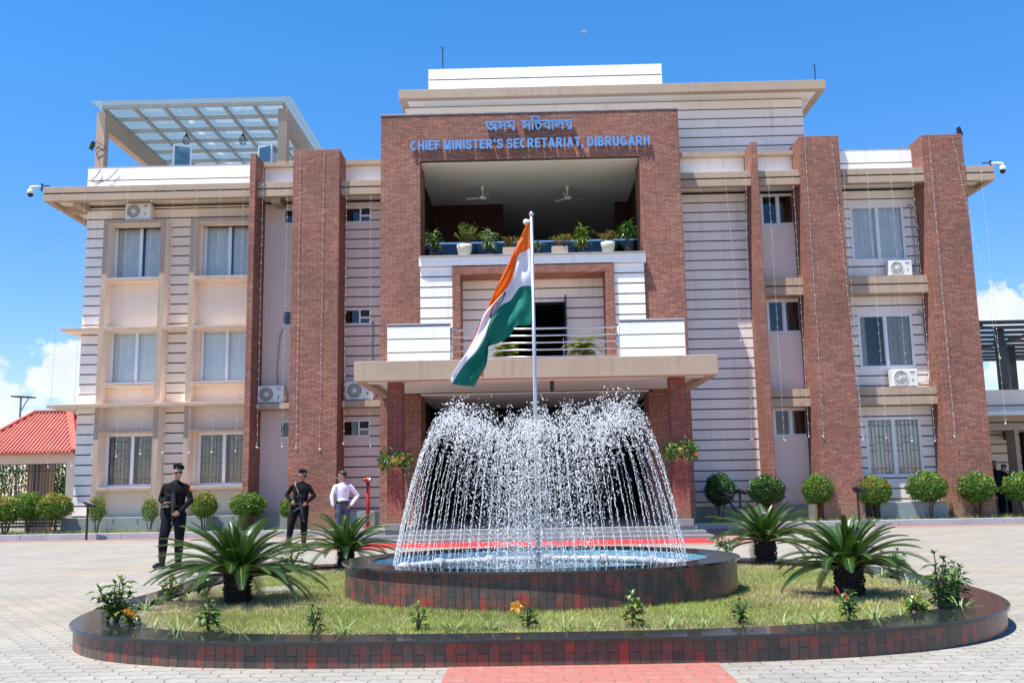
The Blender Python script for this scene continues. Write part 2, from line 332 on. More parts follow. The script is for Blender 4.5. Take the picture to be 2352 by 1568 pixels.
# ================================================================== THE SETTING
def paving_mat():
    m = bpy.data.materials.new('zigzag_concrete_pavers'); m.use_nodes = True; n, l = nodes(m); b = n['Principled BSDF']
    g = n.new('ShaderNodeNewGeometry'); s = n.new('ShaderNodeSeparateXYZ'); l.new(g.outputs['Position'], s.inputs[0])
    def mth(op, a, b_=None, c=None):
        q = n.new('ShaderNodeMath'); q.operation = op
        for i, x in enumerate((a, b_, c)):
            if x is None: continue
            if isinstance(x, (int, float)): q.inputs[i].default_value = x
            else: l.new(x, q.inputs[i])
        return q.outputs[0]
    wob = n.new('ShaderNodeTexNoise'); wob.inputs['Scale'].default_value = 5; l.new(g.outputs['Position'], wob.inputs['Vector'])
    wv = mth('MULTIPLY_ADD', wob.outputs['Fac'], .02, -.01)
    x = mth('ADD', s.outputs['X'], wv); y = mth('ADD', s.outputs['Y'], wv)
    zx = mth('PINGPONG', x, .056); y2 = mth('ADD', y, mth('MULTIPLY', zx, .55))
    zy = mth('PINGPONG', y, .075); x2 = mth('ADD', x, mth('MULTIPLY', zy, .35))
    c = n.new('ShaderNodeCombineXYZ'); l.new(x2, c.inputs['X']); l.new(y2, c.inputs['Y'])
    t = n.new('ShaderNodeTexBrick'); l.new(c.outputs[0], t.inputs['Vector']); t.inputs['Scale'].default_value = 1
    t.inputs['Brick Width'].default_value = .225; t.inputs['Row Height'].default_value = .15; t.inputs['Mortar Size'].default_value = .0055; t.inputs['Mortar Smooth'].default_value = .5
    t.inputs['Color1'].default_value = (.305, .279, .237, 1); t.inputs['Color2'].default_value = (.262, .242, .21, 1); t.inputs['Mortar'].default_value = (.10, .09, .075, 1)
    nn = n.new('ShaderNodeTexNoise'); nn.inputs['Scale'].default_value = .9; nn.inputs['Detail'].default_value = 9; nn.inputs['Roughness'].default_value = .65; l.new(g.outputs['Position'], nn.inputs['Vector'])
    r = n.new('ShaderNodeMapRange'); l.new(nn.outputs['Fac'], r.inputs['Value']); r.inputs['From Min'].default_value = .3; r.inputs['From Max'].default_value = .7; r.inputs['To Min'].default_value = .84; r.inputs['To Max'].default_value = 1.12
    mu = n.new('ShaderNodeMix'); mu.data_type = 'RGBA'; mu.blend_type = 'MULTIPLY'; mu.inputs['Factor'].default_value = 1; l.new(t.outputs['Color'], mu.inputs['A']); l.new(r.outputs['Result'], mu.inputs['B'])
    st2 = n.new('ShaderNodeTexNoise'); st2.inputs['Scale'].default_value = .22; st2.inputs['Detail'].default_value = 7; st2.inputs['Roughness'].default_value = .6; l.new(g.outputs['Position'], st2.inputs['Vector'])
    sr = n.new('ShaderNodeMapRange'); l.new(st2.outputs['Fac'], sr.inputs['Value']); sr.inputs['From Min'].default_value = .48; sr.inputs['From Max'].default_value = .68; sr.inputs['To Max'].default_value = .75
    mw_ = n.new('ShaderNodeMix'); mw_.data_type = 'RGBA'; mw_.blend_type = 'MULTIPLY'; l.new(sr.outputs[0], mw_.inputs['Factor']); l.new(mu.outputs['Result'], mw_.inputs['A']); mw_.inputs['B'].default_value = (1.06, .93, .74, 1); mu = mw_
    st3 = n.new('ShaderNodeTexNoise'); st3.inputs['Scale'].default_value = 1.7; st3.inputs['Detail'].default_value = 9; st3.inputs['Roughness'].default_value = .75; l.new(g.outputs['Position'], st3.inputs['Vector'])
    sr3 = n.new('ShaderNodeMapRange'); l.new(st3.outputs['Fac'], sr3.inputs['Value']); sr3.inputs['From Min'].default_value = .58; sr3.inputs['From Max'].default_value = .78; sr3.inputs['To Max'].default_value = .5
    mw3 = n.new('ShaderNodeMix'); mw3.data_type = 'RGBA'; l.new(sr3.outputs[0], mw3.inputs['Factor']); l.new(mu.outputs['Result'], mw3.inputs['A']); mw3.inputs['B'].default_value = (.17, .155, .13, 1); mu = mw3
    # worn red paint near the building and on the path in front: the paint is a colour of the pavers themselves
    pn = n.new('ShaderNodeAttribute'); pn.attribute_name = 'red_paint'
    wn = n.new('ShaderNodeTexNoise'); wn.inputs['Scale'].default_value = 7; wn.inputs['Detail'].default_value = 8; l.new(g.outputs['Position'], wn.inputs['Vector'])
    wr = n.new('ShaderNodeMapRange'); l.new(wn.outputs['Fac'], wr.inputs['Value']); wr.inputs['From Min'].default_value = .25; wr.inputs['From Max'].default_value = .5
    fac = mth('MULTIPLY', pn.outputs['Fac'], mth('MULTIPLY_ADD', wr.outputs[0], .3, .68))
    fac = mth('MULTIPLY', fac, mth('SUBTRACT', 1, mth('MULTIPLY', t.outputs['Fac'], .55)))
    m2 = n.new('ShaderNodeMix'); m2.data_type = 'RGBA'; l.new(fac, m2.inputs['Factor']); l.new(mu.outputs['Result'], m2.inputs['A']); m2.inputs['B'].default_value = (.35, .118, .092, 1)
    l.new(m2.outputs['Result'], b.inputs['Base Color']); b.inputs['Roughness'].default_value = .85
    bp = n.new('ShaderNodeBump'); bp.inputs['Strength'].default_value = .6; bp.inputs['Distance'].default_value = .008; l.new(mth('SUBTRACT', nn.outputs['Fac'], t.outputs['Fac']), bp.inputs['Height']); l.new(bp.outputs[0], b.inputs['Normal'])
    return m
M['paving'] = paving_mat()
def sheet(name, poly, z, m, paint=0):
    me = bpy.data.meshes.new(name); me.from_pydata([(x, y, z) for x, y in poly], [], [list(range(len(poly)))]); me.materials.append(m)
    a = me.attributes.new('red_paint', 'FLOAT', 'POINT')
    for d in a.data: d.value = paint
    o = bpy.data.objects.new(name, me); sc.collection.objects.link(o); return tag(o, kind='structure')
sheet('land', [(-900, -300), (900, -300), (900, 1500), (-900, 1500)], -.012, mat('bare_ground', (.20, .19, .12), .95, .3, .2))
sheet('paved_yard', [(-45, -8), (45, -8), (45, 29), (-45, 29)], 0, M['paving'])
sheet('red_path', [(-.63, -4), (1.35, -4), (1.36, 7.6), (-.63, 7.6)], .004, M['paving'], 1)
sheet('red_pavers_strip', [(-45, 27.35), (-4.5, 27.35), (-4.5, 28.25), (-45, 28.25)], .004, M['paving'], .6)
sheet('red_pavers_strip', [(4.6, 27.35), (45, 27.35), (45, 28.25), (4.6, 28.25)], .004, M['paving'], .6)
sheet('red_pavers_strip', [(-4.9, 21.2), (5.6, 21.2), (5.6, 27.3), (-4.9, 27.3)], .004, M['paving'], .6)
for x0, x1 in ((-45, -4.5), (4.7, 45)):
    k = MB(); x = x0
    while x < x1 - .01:
        e = min(x + 3.0, x1); k.box(x, e - .012, 28.2, 28.36, 0, .18); x = e
    tag(k.build('kerb', M['concrete'], bevel=.012), kind='structure')
    gb = MB().box(x0, x1, 28.36, 30.1 if abs(x0) > 5 else 30.1, 0, .155)
    tag(gb.build('soil_bed', M['soil']), kind='structure')
# rough grass in the beds along the wall
def blades(name, n, region, z, hmin, hmax, mats, lean=.5, wd=.006, dens=None):
    v, f, mi = [], [], []; i = 0
    while i < n:
        x, y = region()
        if dens and rnd.random() > dens(x, y): continue
        i += 1; h = rnd.uniform(hmin, hmax); a = rnd.uniform(0, 2 * pi); b = rnd.uniform(0, 2 * pi); le = rnd.uniform(.1, lean) * h
        dx, dy = cos(a) * wd / 2, sin(a) * wd / 2; k = len(v); zz = z(x, y) if callable(z) else z
        v += [(x - dx, y - dy, zz), (x + dx, y + dy, zz), (x + cos(b) * le, y + sin(b) * le, zz + h)]; f.append((k, k + 1, k + 2)); mi.append(len(mats) and (rnd.random() < DRY(x, y)) * 1)
    me = bpy.data.meshes.new(name); me.from_pydata(v, [], f)
    for m in mats: me.materials.append(m)
    me.polygons.foreach_set('material_index', mi); o = bpy.data.objects.new(name, me); sc.collection.objects.link(o); return tag(o, kind='stuff')
def DRY(x, y): return .25 + .5 * max(0, mnoise.noise(Vector((x * .9, y * .9, 3))))
tag(blades('bed_grass', 9000, lambda: (rnd.choice((rnd.uniform(-22, -4.6), rnd.uniform(-22, -10), rnd.uniform(5, 17))), rnd.uniform(28.4, 29.6)), .155, .04, .16, [M['grass_mat'], M['dry_grass']], 1.0, .012), 'rough grass growing in the narrow bed behind the kerb', 'grass')

# ================================================================== THE BUILDING
YW = 30.05                                        # face of the main wall
bld = thing('office_building', 'three storey cream and brick office building with a tall brick portal', 'building', (0, 30, 0))
def cells(x0, x1, z0, z1, holes):
    xs = sorted({x0, x1, *[min(max(h[i], x0), x1) for h in holes for i in (0, 1)]}); zs = sorted({z0, z1, *[min(max(h[i], z0), z1) for h in holes for i in (2, 3)]})
    for a, b in zip(zs, zs[1:]):
        run = None
        for c, d in zip(xs, xs[1:]):
            cx, cz = (c + d) / 2, (a + b) / 2
            if any(h[0] < cx < h[1] and h[2] < cz < h[3] for h in holes):
                if run: yield run[0], run[1], a, b
                run = None
            else: run = (run[0], d) if run else (c, d)
        if run: yield run[0], run[1], a, b
def wall(x0, x1, z0, z1, m, y0=YW, y1=None, holes=(), name='wall'):
    mb = MB()
    for a, b, c, d in cells(x0, x1, z0, z1, holes): mb.box(a, b, y0, y1 or y0 + .25, c, d)
    return mb.build(name, m, bld)
PITCH, GAP, PROUD = .32, .042, .028
def clad(x0, x1, z0, z1, m, ph=10.66, y0=YW, holes=(), back=.22, name='cladding'):
    """boards with open grooves between them over a brown backing"""
    mb = MB(); k = math.floor((z0 - ph) / PITCH); z = ph + k * PITCH
    while z < z1:
        a, b = max(z + GAP / 2, z0), min(z + PITCH - GAP / 2, z1)
        if b - a > .01:
            for q in cells(x0, x1, a, b, holes): mb.box(q[0], q[1], y0 - PROUD, y0, q[2], q[3])
        z += PITCH
    for q in cells(x0, x1, z0, z1, holes): mb.box(q[0], q[1], y0 + .001, y0 + back, q[2], q[3], 1)
    return mb.build(name, [m, M['groove']], bld)

def window(x0, x1, z0, z1, Y, kind, grille=False, open_right=0, mull=None):
    """two-light sliding window: frame > panes, curtain or blind, grille"""
    f = MB(); w = .055; xm = mull or (x0 + x1) / 2
    f.box(x0, x0 + w, Y, Y + .09, z0, z1).box(x1 - w, x1, Y, Y + .09, z0, z1).box(x0 + w, x1 - w, Y, Y + .09, z0, z0 + w).box(x0 + w, x1 - w, Y, Y + .09, z1 - w, z1)
    f.box(xm - .03, xm + .03, Y + .01, Y + .08, z0 + w, z1 - w)
    for a, b, dy in ((x0 + w, xm - .03, .035), (xm + .03, x1 - w, .015)):
        s = .028; f.box(a, a + s, Y + dy, Y + dy + .03, z0 + w, z1 - w).box(b - s, b, Y + dy, Y + dy + .03, z0 + w, z1 - w).box(a + s, b - s, Y + dy, Y + dy + .03, z0 + w, z0 + w + s).box(a + s, b - s, Y + dy, Y + dy + .03, z1 - w - s, z1 - w)
    fo = f.build('window', M['frame'], bld, bevel=.006)
    for a, b, dy in ((x0 + w + .028, xm - .058, .047), (xm + .058, x1 - w - .028, .027)):
        MB().box(a, b, Y + dy, Y + dy + .006, z0 + w + .028, z1 - w - .028).build('pane', M['glass'], fo)
    def cloth(a, b, m, name='curtain', amp=.03):
        c = MB(); n = max(8, int((b - a) / .022)); vs = []
        for i in range(n + 1):
            x = a + (b - a) * i / n; y = Y + .15 + amp * sin(x * 38 + sin(x * 9) * 2) + amp * .5 * sin(x * 91)
            vs += [(x, y, z0 - .02), (x + .006 * sin(x * 30), y * 1 + .004, z1 + .02)]
        c.add(vs, [(2 * i, 2 * i + 2, 2 * i + 3, 2 * i + 1) for i in range(n)]); c.build(name, m, fo, True)
    if kind == 'curtain': cloth(x0, xm + .03, M['curtain']); cloth(xm + .08, x1, M['curtain'])
    elif kind == 'beige': cloth(x0, xm - .1, M['beige_curtain']); cloth(xm + .15, x1 - .1, M['beige_curtain'])
    elif kind == 'half': cloth(x0, x0 + .28, M['beige_curtain']); cloth(xm, x1, M['beige_curtain'])
    elif kind == 'blind': MB().box(x0, x1, Y + .14, Y + .146, z0, z1).build('blind', M['blind'], fo)
    elif kind == 'pale': cloth(x0, x1, M['blind'], amp=.015)
    if grille:
        g = MB(); yg = Y + .115; r = .010
        for a, b in ((x0 + .09, xm - .04), (xm + .04, x1 - .09)):
            n = 7
            for i in range(n):
                x = a + (b - a) * i / (n - 1)
                lo, hi = z0 + .09, z1 - .09
                g.box(x - r, x + r, yg, yg + .014, lo, hi)
            for zz in (z0 + .09, z0 + .25, z1 - .09, z1 - .25): g.box(a, b, yg - .004, yg + .01, zz - r, zz + r)
            for i in (0, 2, 4):
                xa, xb = a + (b - a) * i / (n - 1), a + (b - a) * (i + 2) / (n - 1); zc = (z0 + z1) / 2 + (.14 if i == 2 else -.12)
                g.box(xa, xb, yg - .004, yg + .01, zc - r, zc + r); g.box(xa, xb, yg - .004, yg + .01, zc + .17 - r, zc + .17 + r)
                for zz in ((z0 + .09, z0 + .25), (z1 - .25, z1 - .09)):
                    if i % 4 == 0:
                        g.bar((xa, yg, zz[0]), (xb, yg, zz[1]), .01, .01); g.bar((xa, yg, zz[1]), (xb, yg, zz[0]), .01, .01)
        g.build('window_grille', M['black_steel'], fo)
    return fo

XL = -14.37
wl = [(-13.47, -11.78), (-10.52, -8.85)]           # the two window columns of the left wing
rows = [(8.24, 10.08), (4.78, 6.52), (1.52, 3.20)]
# --- left wing: plain wall with openings; boards on the strips between and beside the bays
holesL = [(a, b, c, d) for a, b in wl for c, d in rows]
clad(XL, -13.56, .6, 10.62, M['white'], 10.23, name='cladding')
clad(-11.55, -10.72, .6, 10.62, M['cream'], 10.23)
for a, b in ((-13.56, -11.55), (-10.72, -8.5)):
    wall(a, b, .6, 9.93, M['cream'], YW, holes=[(h[0], h[1], h[2], h[3]) for h in holesL])
    clad(a, b, 9.93, 10.62, M['cream'], 10.23)
for ci, (a, b) in enumerate(wl):
    for ri, (c, d) in enumerate(rows):
        window(a, b, c, d, YW + .13, ('curtain', 'blind', 'beige')[ri], grille=ri == 2)
# projecting tan surrounds of the bays
YB = 29.6
def two_tone(o):                                 # tan paint on the front edge only, cream on the inner sides
    for f in o.data.polygons: f.material_index = 0 if f.normal.y < -.5 else 1
    return o
for a, b in ((-13.62, -11.58), (-10.79, -8.69)):
    s = MB(); bw = .16
    for z0, z1 in ((8.04, 10.09), (6.56, 8.04), (4.10, 6.46), (.6, 4.0)):
        s.box(a, a + bw, YB, YW, z0, z1)
        if b < -9: s.box(b - bw - .02, b, YB, YW, z0, z1)
    xe = b - bw - .02 if b < -9 else b
    s.box(a + bw, xe, YB, YW, 9.96, 10.09).box(a + bw, xe, YB, YW, 8.05, 8.16)
    s.box(a + bw, xe, YB, YW, 4.66, 4.765).box(a + bw, xe, YB, YW, 3.205, 3.32).box(a + bw, xe, YB, YW, 1.40, 1.515)
    two_tone(s.build('window_surround', [M['tan'], M['cream']], bld, bevel=.008))
two_tone(MB().box(-14.85, -8.69, YB, YW + 2.5, 6.46, 6.56).build('ledge', [M['tan'], M['cream']], bld, bevel=.008))
two_tone(MB().box(-15.05, -8.69, 29.38, YW + 3, 4.0, 4.10).build('ledge', [M['tan'], M['cream']], bld, bevel=.008))
MB().box(XL - .04, -8.69, 29.38, YW, .1, .60).build('plinth', M['plinth'], bld, bevel=.01)
MB().box(-8.5, -7.32, 29.5, YW, .1, .62).build('plinth', M['plinth'], bld)
MB().box(-5.82, -4.43, 29.3, YW, .1, .66).build('plinth', M['plinth'], bld, bevel=.01)
# --- bays of the left wing beyond the fins
sw = [(9.93, 10.47), (6.55, 7.08), (2.96, 3.5)]     # small lavatory windows, bottom and top
def small_window(x0, x1, z0, z1, fan):
    Y = YW + .03; f = MB(); w = .055
    xs = [x0, x0 + (x1 - x0) * .60, x1] if fan else [x0, x1]
    f.box(x0, x1, Y - .05, Y + .05, z0, z0 + w).box(x0, x1, Y - .05, Y + .05, z1 - w, z1)
    for x in xs: f.box(max(x0, x - w / 2), min(x1, x + w / 2) if x < x1 else x1, Y - .05, Y + .05, z0 + w, z1 - w)
    if fan:
        zc = (z0 + z1) / 2 - .03; f.box(xs[1] + w / 2, x1 - w / 2, Y - .05, Y + .05, zc - .03, zc + .03)
    fo = f.build('small_window', M['frame'], bld, bevel=.006)
    MB().box(x0 + w / 2, xs[1] - w / 2, Y, Y + .006, z0 + w, z1 - w).build('pane', M['glass'], fo)
    if fan:
        MB().box(xs[1] + w / 2, x1 - w / 2, Y, Y + .006, z0 + w, zc - .03).build('pane', M['glass'], fo)
        g = MB(); cx = (xs[1] + x1) / 2; cz = (zc + .03 + z1 - w) / 2; r = .11
        g.lathe([(r, 0), (r, .05), (r - .02, .05), (r - .02, .02)], 16, (cx, Y, cz), ax=Matrix.Rotation(pi / 2, 3, 'X'))
        for k in range(4): g.bar((cx, Y - .01, cz), (cx + r * cos(k * pi / 2 + .5), Y - .01, cz + r * sin(k * pi / 2 + .5)), .06, .008)
        g.build('exhaust_fan', M['black'], fo)
wall(-8.5, -7.25, .6, 10.62, M['pink'], holes=[(-7.86, -7.2, a, b) for a, b in sw])
clad(-5.86, -4.43, .62, 10.62, M['pink'], 10.66, holes=[(-5.86, -5.03, a, b) for a, b in sw])
for a, b in sw: small_window(-7.86, -7.22, a, b, False); small_window(-5.86, -5.03, a, b, True)
MB().box(-8.5, -7.3, 29.45, YW, 3.84, 4.02).build('air_conditioner_ledge', M['tan'], bld, bevel=.008)
MB().box(-5.82, -4.43, 29.45, YW, 3.86, 4.06).build('air_conditioner_ledge', M['tan'], bld, bevel=.008)
# --- right wing
hr2 = [(7.72, 8.82, a, b) for a, b in ((9.56, 10.62), (6.01, 7.10), (2.72, 3.62))]
hr3 = [(10.55, 12.28, a, b) for a, b in ((8.29, 10.12), (4.82, 6.55), (1.43, 3.26))]
clad(4.85, 7.3, .6, 10.62, M['white'])
wall(7.3, 8.86, .6, 10.62, M['pink'], holes=hr2)
clad(9.9, 12.75, .6, 10.62, M['white'], holes=hr3)
for i, h in enumerate(hr2): window(h[0], h[1], h[2], h[3], YW + .06, ('none', 'none', 'none')[i])
for i, h in enumerate(hr3): window(h[0], h[1], h[2], h[3], YW + .0 - .03, ('curtain', 'half', 'curtain')[i], grille=i == 2)
for x0, x1 in ((7.39, 8.75), (9.95, 12.66)):
    for z0, z1 in ((7.13, 7.68), (3.62, 4.16)):
        zm = (z0 + z1) / 2
        b = MB().box(x0, x1, 29.5, YW, zm + .03, z1).box(x0, x1, 29.5, YW, z0, zm - .02).box(x0, x1, 29.53, YW, zm - .02, zm + .03, 1)
        b.build('spandrel_band', [M['tan'], M['groove']], bld)
MB().box(4.85, 7.3, 29.85, YW, .1, .60).build('plinth', M['plinth'], bld)
MB().box(7.39, 8.75, 29.75, YW, .1, .62).build('plinth', M['plinth'], bld)
MB().box(9.97, 12.63, 29.65, YW, .1, .55).build('plinth', M['plinth'], bld)
MB().box(10.45, 12.45, 29.0, 29.65, .1, .66).build('plinth', M['plinth'], bld, bevel=.015)
# --- brick fins and pillars
def pillar(x0, x1, y0, z1, y1=31.0): return MB().box(x0, x1, y0, y1, 0, z1).build('brick_pillar', M['brick'], bld, bevel=.01)
pillar(-8.69, -8.5, 28.88, 11.95); pillar(-7.31, -5.83, 28.88, 12.04)
pillar(7.2, 7.39, 28.88, 11.95); pillar(8.74, 9.97, 28.88, 12.10)
MB().box(12.64, 13.93, 29.06, 30.6, 0, 12.12).build('brick_pillar', M['brick'], bld, bevel=.01)
# --- eaves: fascia in two bands with a groove, white soffit, beams under the open ends
def eave(x0, x1, y0=29.1, ret=None):
    f = MB().box(x0, x1, y0, y0 + .22, 10.87, 11.07).box(x0, x1, y0, y0 + .22, 10.60, 10.82).box(x0, x1, y0 + .03, y0 + .22, 10.82, 10.87, 1)
    if ret: f.box(ret[0], ret[1], y0 + .22, 36, 10.60, 11.07)
    f.build('eave', [M['tan'], M['groove']], bld, bevel=.008)
eave(-15.39, -8.69, ret=(-15.39, -15.2)); eave(-8.5, -7.31); eave(-5.83, -4.43); eave(4.85, 7.2); eave(7.39, 8.74); eave(9.97, 14.86, ret=(14.67, 14.86))
for a, b in ((-15.2, -8.69), (-8.5, -7.31), (-5.83, -4.43), (4.85, 7.2), (7.39, 8.74), (9.97, 12.64), (13.93, 14.67)): MB().box(a, b, 29.32, YW + (6 if a < -15 or b > 14 else .1), 10.72, 10.95).build('soffit', M['cream'] if b < -8 else M['soffit'], bld)
for q in ((-14.52, -14.28, 29.32, YW - .02, 10.5, 10.72), (-15.2, XL, 30.1, 30.34, 10.5, 10.72), (-8.12, -7.82, 29.32, YW - .01, 10.45, 10.72), (13.94, 14.67, 30.0, 30.24, 10.5, 10.72)): MB().box(*q).build('eave_beam', M['tan'], bld)
# --- parapets
def parapet_boards(x0, x1): clad(x0, x1, 11.07, 11.95, M['trim_white'], 11.52 - PITCH * 1.0 + .0, YW - .12, back=.25, name='parapet')
for a, b in ((XL, -8.69), (9.97, 12.64)):
    pw = MB().box(a, b, YW - .14, YW + .1, 11.54, 11.95).box(a, b, YW - .14, YW + .1, 11.05, 11.50).box(a, b, YW - .11, YW + .1, 11.50, 11.54, 1)
    pw.box(a, b, YW - .145, YW + .12, 11.95, 11.985, 2)
    pw.build('parapet', [M['trim_white'], M['groove'], M['concrete']], bld)
for a, b in ((-8.5, -7.31), (-5.83, -4.43), (4.85, 7.2), (7.39, 8.74)):
    MB().box(a, b, YW - .14, YW + .1, 11.07, 11.80).box(a, b, YW - .36, YW + .1, 11.80, 11.95, 1).build('parapet', [M['trim_white'], M['tan']], bld)
# --- the rest of the shell: side walls, roof, back, dark inside
sh = MB().box(XL, XL + .25, YW + .25, 44, 0, 11.9).box(13.68, 13.93, YW + .3, 44, 0, 11.9).box(XL, 13.93, 44, 44.25, 0, 11.9)
sh.build('side_wall', M['cream'], bld)
MB().box(XL + .25, -3.46, YW + .4, 44, 10.98, 11.05).build('roof', M['concrete'], bld); MB().box(3.86, 13.68, YW + .4, 44, 10.98, 11.05).build('roof', M['concrete'], bld)
iw = MB()
iw.box(XL + .3, 13.6, 40.3, 40.4, 0, 10.95)
for a, b in ((XL + .3, -3.6), (4.0, 13.6)): iw.box(a, b, 32.6, 32.7, 0, 10.95)
iw.box(-3.55, -3.45, YW + .3, 38, 0, 8.2).box(3.95, 4.05, YW + .3, 38, 0, 8.2)
for z in (4.2, 7.6):
    iw.box(XL + .3, -3.6, YW + .3, 32.6, z - .08, z + .08); iw.box(4.1, 13.6, YW + .3, 32.6, z - .08, z + .08)
iw.build('interior_wall', mat('interior_shade_colour', (.05, .048, .045), .9), bld)  # dimness of the rooms is put into this low wall colour
# --- the brick portal
YP = 28.3
p = MB().box(-4.43, -3.2, YP, 29.6, 0, 12.87).box(3.6, 4.85, YP, 29.6, 0, 12.87).box(-3.2, 3.6, YP, 29.6, 11.37, 12.87)
p.box(-4.43, -3.3, 29.6, YW + .3, 0, 12.87).box(3.7, 4.85, 29.6, YW + .3, 0, 12.87)
p.build('brick_portal', M['brick'], bld, bevel=.01)
MB().box(-4.45, 4.87, YP - .02, YW + .3, 12.87, 12.91).build('portal_coping', M['concrete'], bld)
# third floor balcony inside the portal
MB().box(-3.195, 3.595, 28.5, 29.6, 11.325, 11.369).box(-3.3, 3.7, 29.6, 40, 11.325, 11.40).build('balcony_ceiling', M['soffit'], bld)
MB().box(-3.3, 3.7, 28.5, 40, 7.98, 8.02).build('balcony_floor', M['granite'], bld)
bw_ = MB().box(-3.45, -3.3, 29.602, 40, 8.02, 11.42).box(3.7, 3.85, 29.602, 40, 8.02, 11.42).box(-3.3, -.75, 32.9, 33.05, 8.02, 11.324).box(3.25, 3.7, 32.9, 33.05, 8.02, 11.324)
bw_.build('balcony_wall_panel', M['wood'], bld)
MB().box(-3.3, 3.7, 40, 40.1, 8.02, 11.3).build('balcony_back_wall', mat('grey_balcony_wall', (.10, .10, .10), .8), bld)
sill = MB().box(-3.23, 3.66, 28.12, 29.0, 7.98, 8.25).box(-3.21, 3.64, 28.05, 29.0, 8.25, 8.285, 1)
sill.build('balcony_ledge', [M['trim_white'], M['concrete']], bld, bevel=.006)
gr = MB().box(-3.25, 3.65, 29.65, 29.71, 9.05, 9.10).build('balcony_railing', M['alu'], bld)
MB().box(-3.2, 3.6, 29.67, 29.69, 8.05, 9.05).build('glass_panel', M['blue_glass'], gr)
# second floor: boards, inner brick frame, recess and door
YI = 28.24
clad(-3.2, -2.22, 4.5, 7.98, M['trim_white'], 7.66, YI, back=.3); clad(2.68, 3.6, 4.5, 7.98, M['trim_white'], 7.66, YI, back=.3)
MB().box(-2.22, -1.97, 28.12, 29.1, 4.5, 7.95).box(2.41, 2.68, 28.12, 29.1, 4.5, 7.95).box(-1.97, 2.41, 28.12, 29.1, 7.70, 7.95).build('brick_frame', M['brick'], bld, bevel=.008)
clad(-1.97, 2.41, 4.5, 7.70, M['white'], 7.42, 29.12, holes=[(-.75, 1.22, 4.5, 6.97)], back=.2)
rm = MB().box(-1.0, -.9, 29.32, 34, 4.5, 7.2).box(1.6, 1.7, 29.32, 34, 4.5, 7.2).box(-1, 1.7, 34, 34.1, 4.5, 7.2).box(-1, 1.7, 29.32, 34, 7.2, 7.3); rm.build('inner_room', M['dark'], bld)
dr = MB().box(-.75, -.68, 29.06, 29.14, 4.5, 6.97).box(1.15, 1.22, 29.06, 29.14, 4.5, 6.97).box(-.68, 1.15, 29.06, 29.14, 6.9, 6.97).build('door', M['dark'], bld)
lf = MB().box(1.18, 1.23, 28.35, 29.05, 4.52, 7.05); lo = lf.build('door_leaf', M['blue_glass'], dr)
MB().tube([(1.12, 28.55, 5.05), (1.12, 28.55, 5.75)], .016, 8).tube([(1.12, 28.55, 5.15), (1.2, 28.55, 5.15)], .01, 6).tube([(1.12, 28.55, 5.65), (1.2, 28.55, 5.65)], .01, 6).build('door_handle', M['alu'], dr)
# --- canopy with its balcony
c = MB().box(-4.35, 4.76, 23.6, 23.85, 3.99, 4.49).box(-4.35, -4.1, 23.85, YP, 3.99, 4.49).box(4.51, 4.76, 23.85, YP, 3.99, 4.49).box(-4.1, 4.51, 23.85, YP, 4.35, 4.47)
c.build('canopy', M['tan'], bld, bevel=.012)
MB().box(-4.1, 4.51, 23.85, YP, 4.13, 4.16).box(-3.3, 3.7, YP, 33.4, 4.06, 4.10).build('canopy_ceiling', M['soffit'], bld)
MB().box(-4.1, 4.51, 23.851, 24.45, 4.0, 4.13).build('ceiling_beam', M['soffit'], bld, bevel=.01)
dl = MB()
for x in (-2.3, -.4, 2.4):
    for y in (25.3, 27.2): dl.lathe([(.09, 0), (.09, .012), (.06, .012)], 14, (x, y, 4.116))
dl.build('ceiling_downlight', M['white_plastic'], bld)
for x0, x1 in ((-3.61, -1.98), (2.41, 4.08)):
    b = MB(); z = 4.48
    for z1 in (4.80, 5.15, 5.50):
        b.box(x0, x1, 24.25, 24.42, z, z1 - .03); b.box(x0 + .02, x1 - .02, 24.275, 24.40, z1 - .03, z1, 1); z = z1
    b.box(x0 - .01, x1 + .01, 24.235, 24.435, 5.50, 5.54, 2)
    xs = x0 if x0 < 0 else x1 - .17
    b.box(xs, xs + .17, 24.42, YP, 4.47, 5.5)
    b.build('balcony_wall', [M['trim_white'], M['groove'], M['concrete']], bld, bevel=.006)
r = MB()
for i in range(5): r.tube([(-1.98, 24.33, 4.62 + i * .185), (2.41, 24.33, 4.62 + i * .185)], .024 if i == 4 else .019, 10)
for x in (-1.95, 2.38): r.tube([(x, 24.33, 4.47), (x, 24.33, 5.4)], .024, 10)
r.build('balcony_rail', M['alu'], bld, True)
# portico columns, steps, entrance
for x0, x1 in ((-3.57, -3.18), (3.59, 3.99)):
    co = MB().box(x0, x1, 24.0, 24.39, .46, 4.0).build('portico_column', M['column_brick'], bld, bevel=.008)
    MB().box(x0 - .05, x1 + .05, 23.95, 24.44, .28, .46).build('column_base', M['granite'], co, bevel=.01)
st = MB().box(-4.45, 4.12, 23.98, 34, 0, .28).box(-4.6, 4.3, 23.68, 34, 0, .185).box(-4.62, 4.42, 23.38, 34, 0, .09)
st.build('entrance_steps', M['granite'], bld, bevel=.012)
# thin pale noses on the treads
en = MB().box(-3.2, 3.6, 33.4, 33.5, .28, 4.06).build('entrance_wall', mat('entrance_shade_panel', (.012, .011, .010), .6, .3, spec=.2), bld)  # deep shade of the entrance is painted in as a near-black colour
dd = MB()
for x in (-1.5, -.55, .4, 1.35): dd.box(x, x + .08, 33.33, 33.4, .28, 2.7)
dd.box(-1.5, 1.43, 33.33, 33.4, 2.7, 2.8); ddo = dd.build('entrance_door', M['black_steel'], bld)
MB().box(-1.42, 1.35, 33.35, 33.37, .28, 2.7).build('pane', M['dark'], ddo)
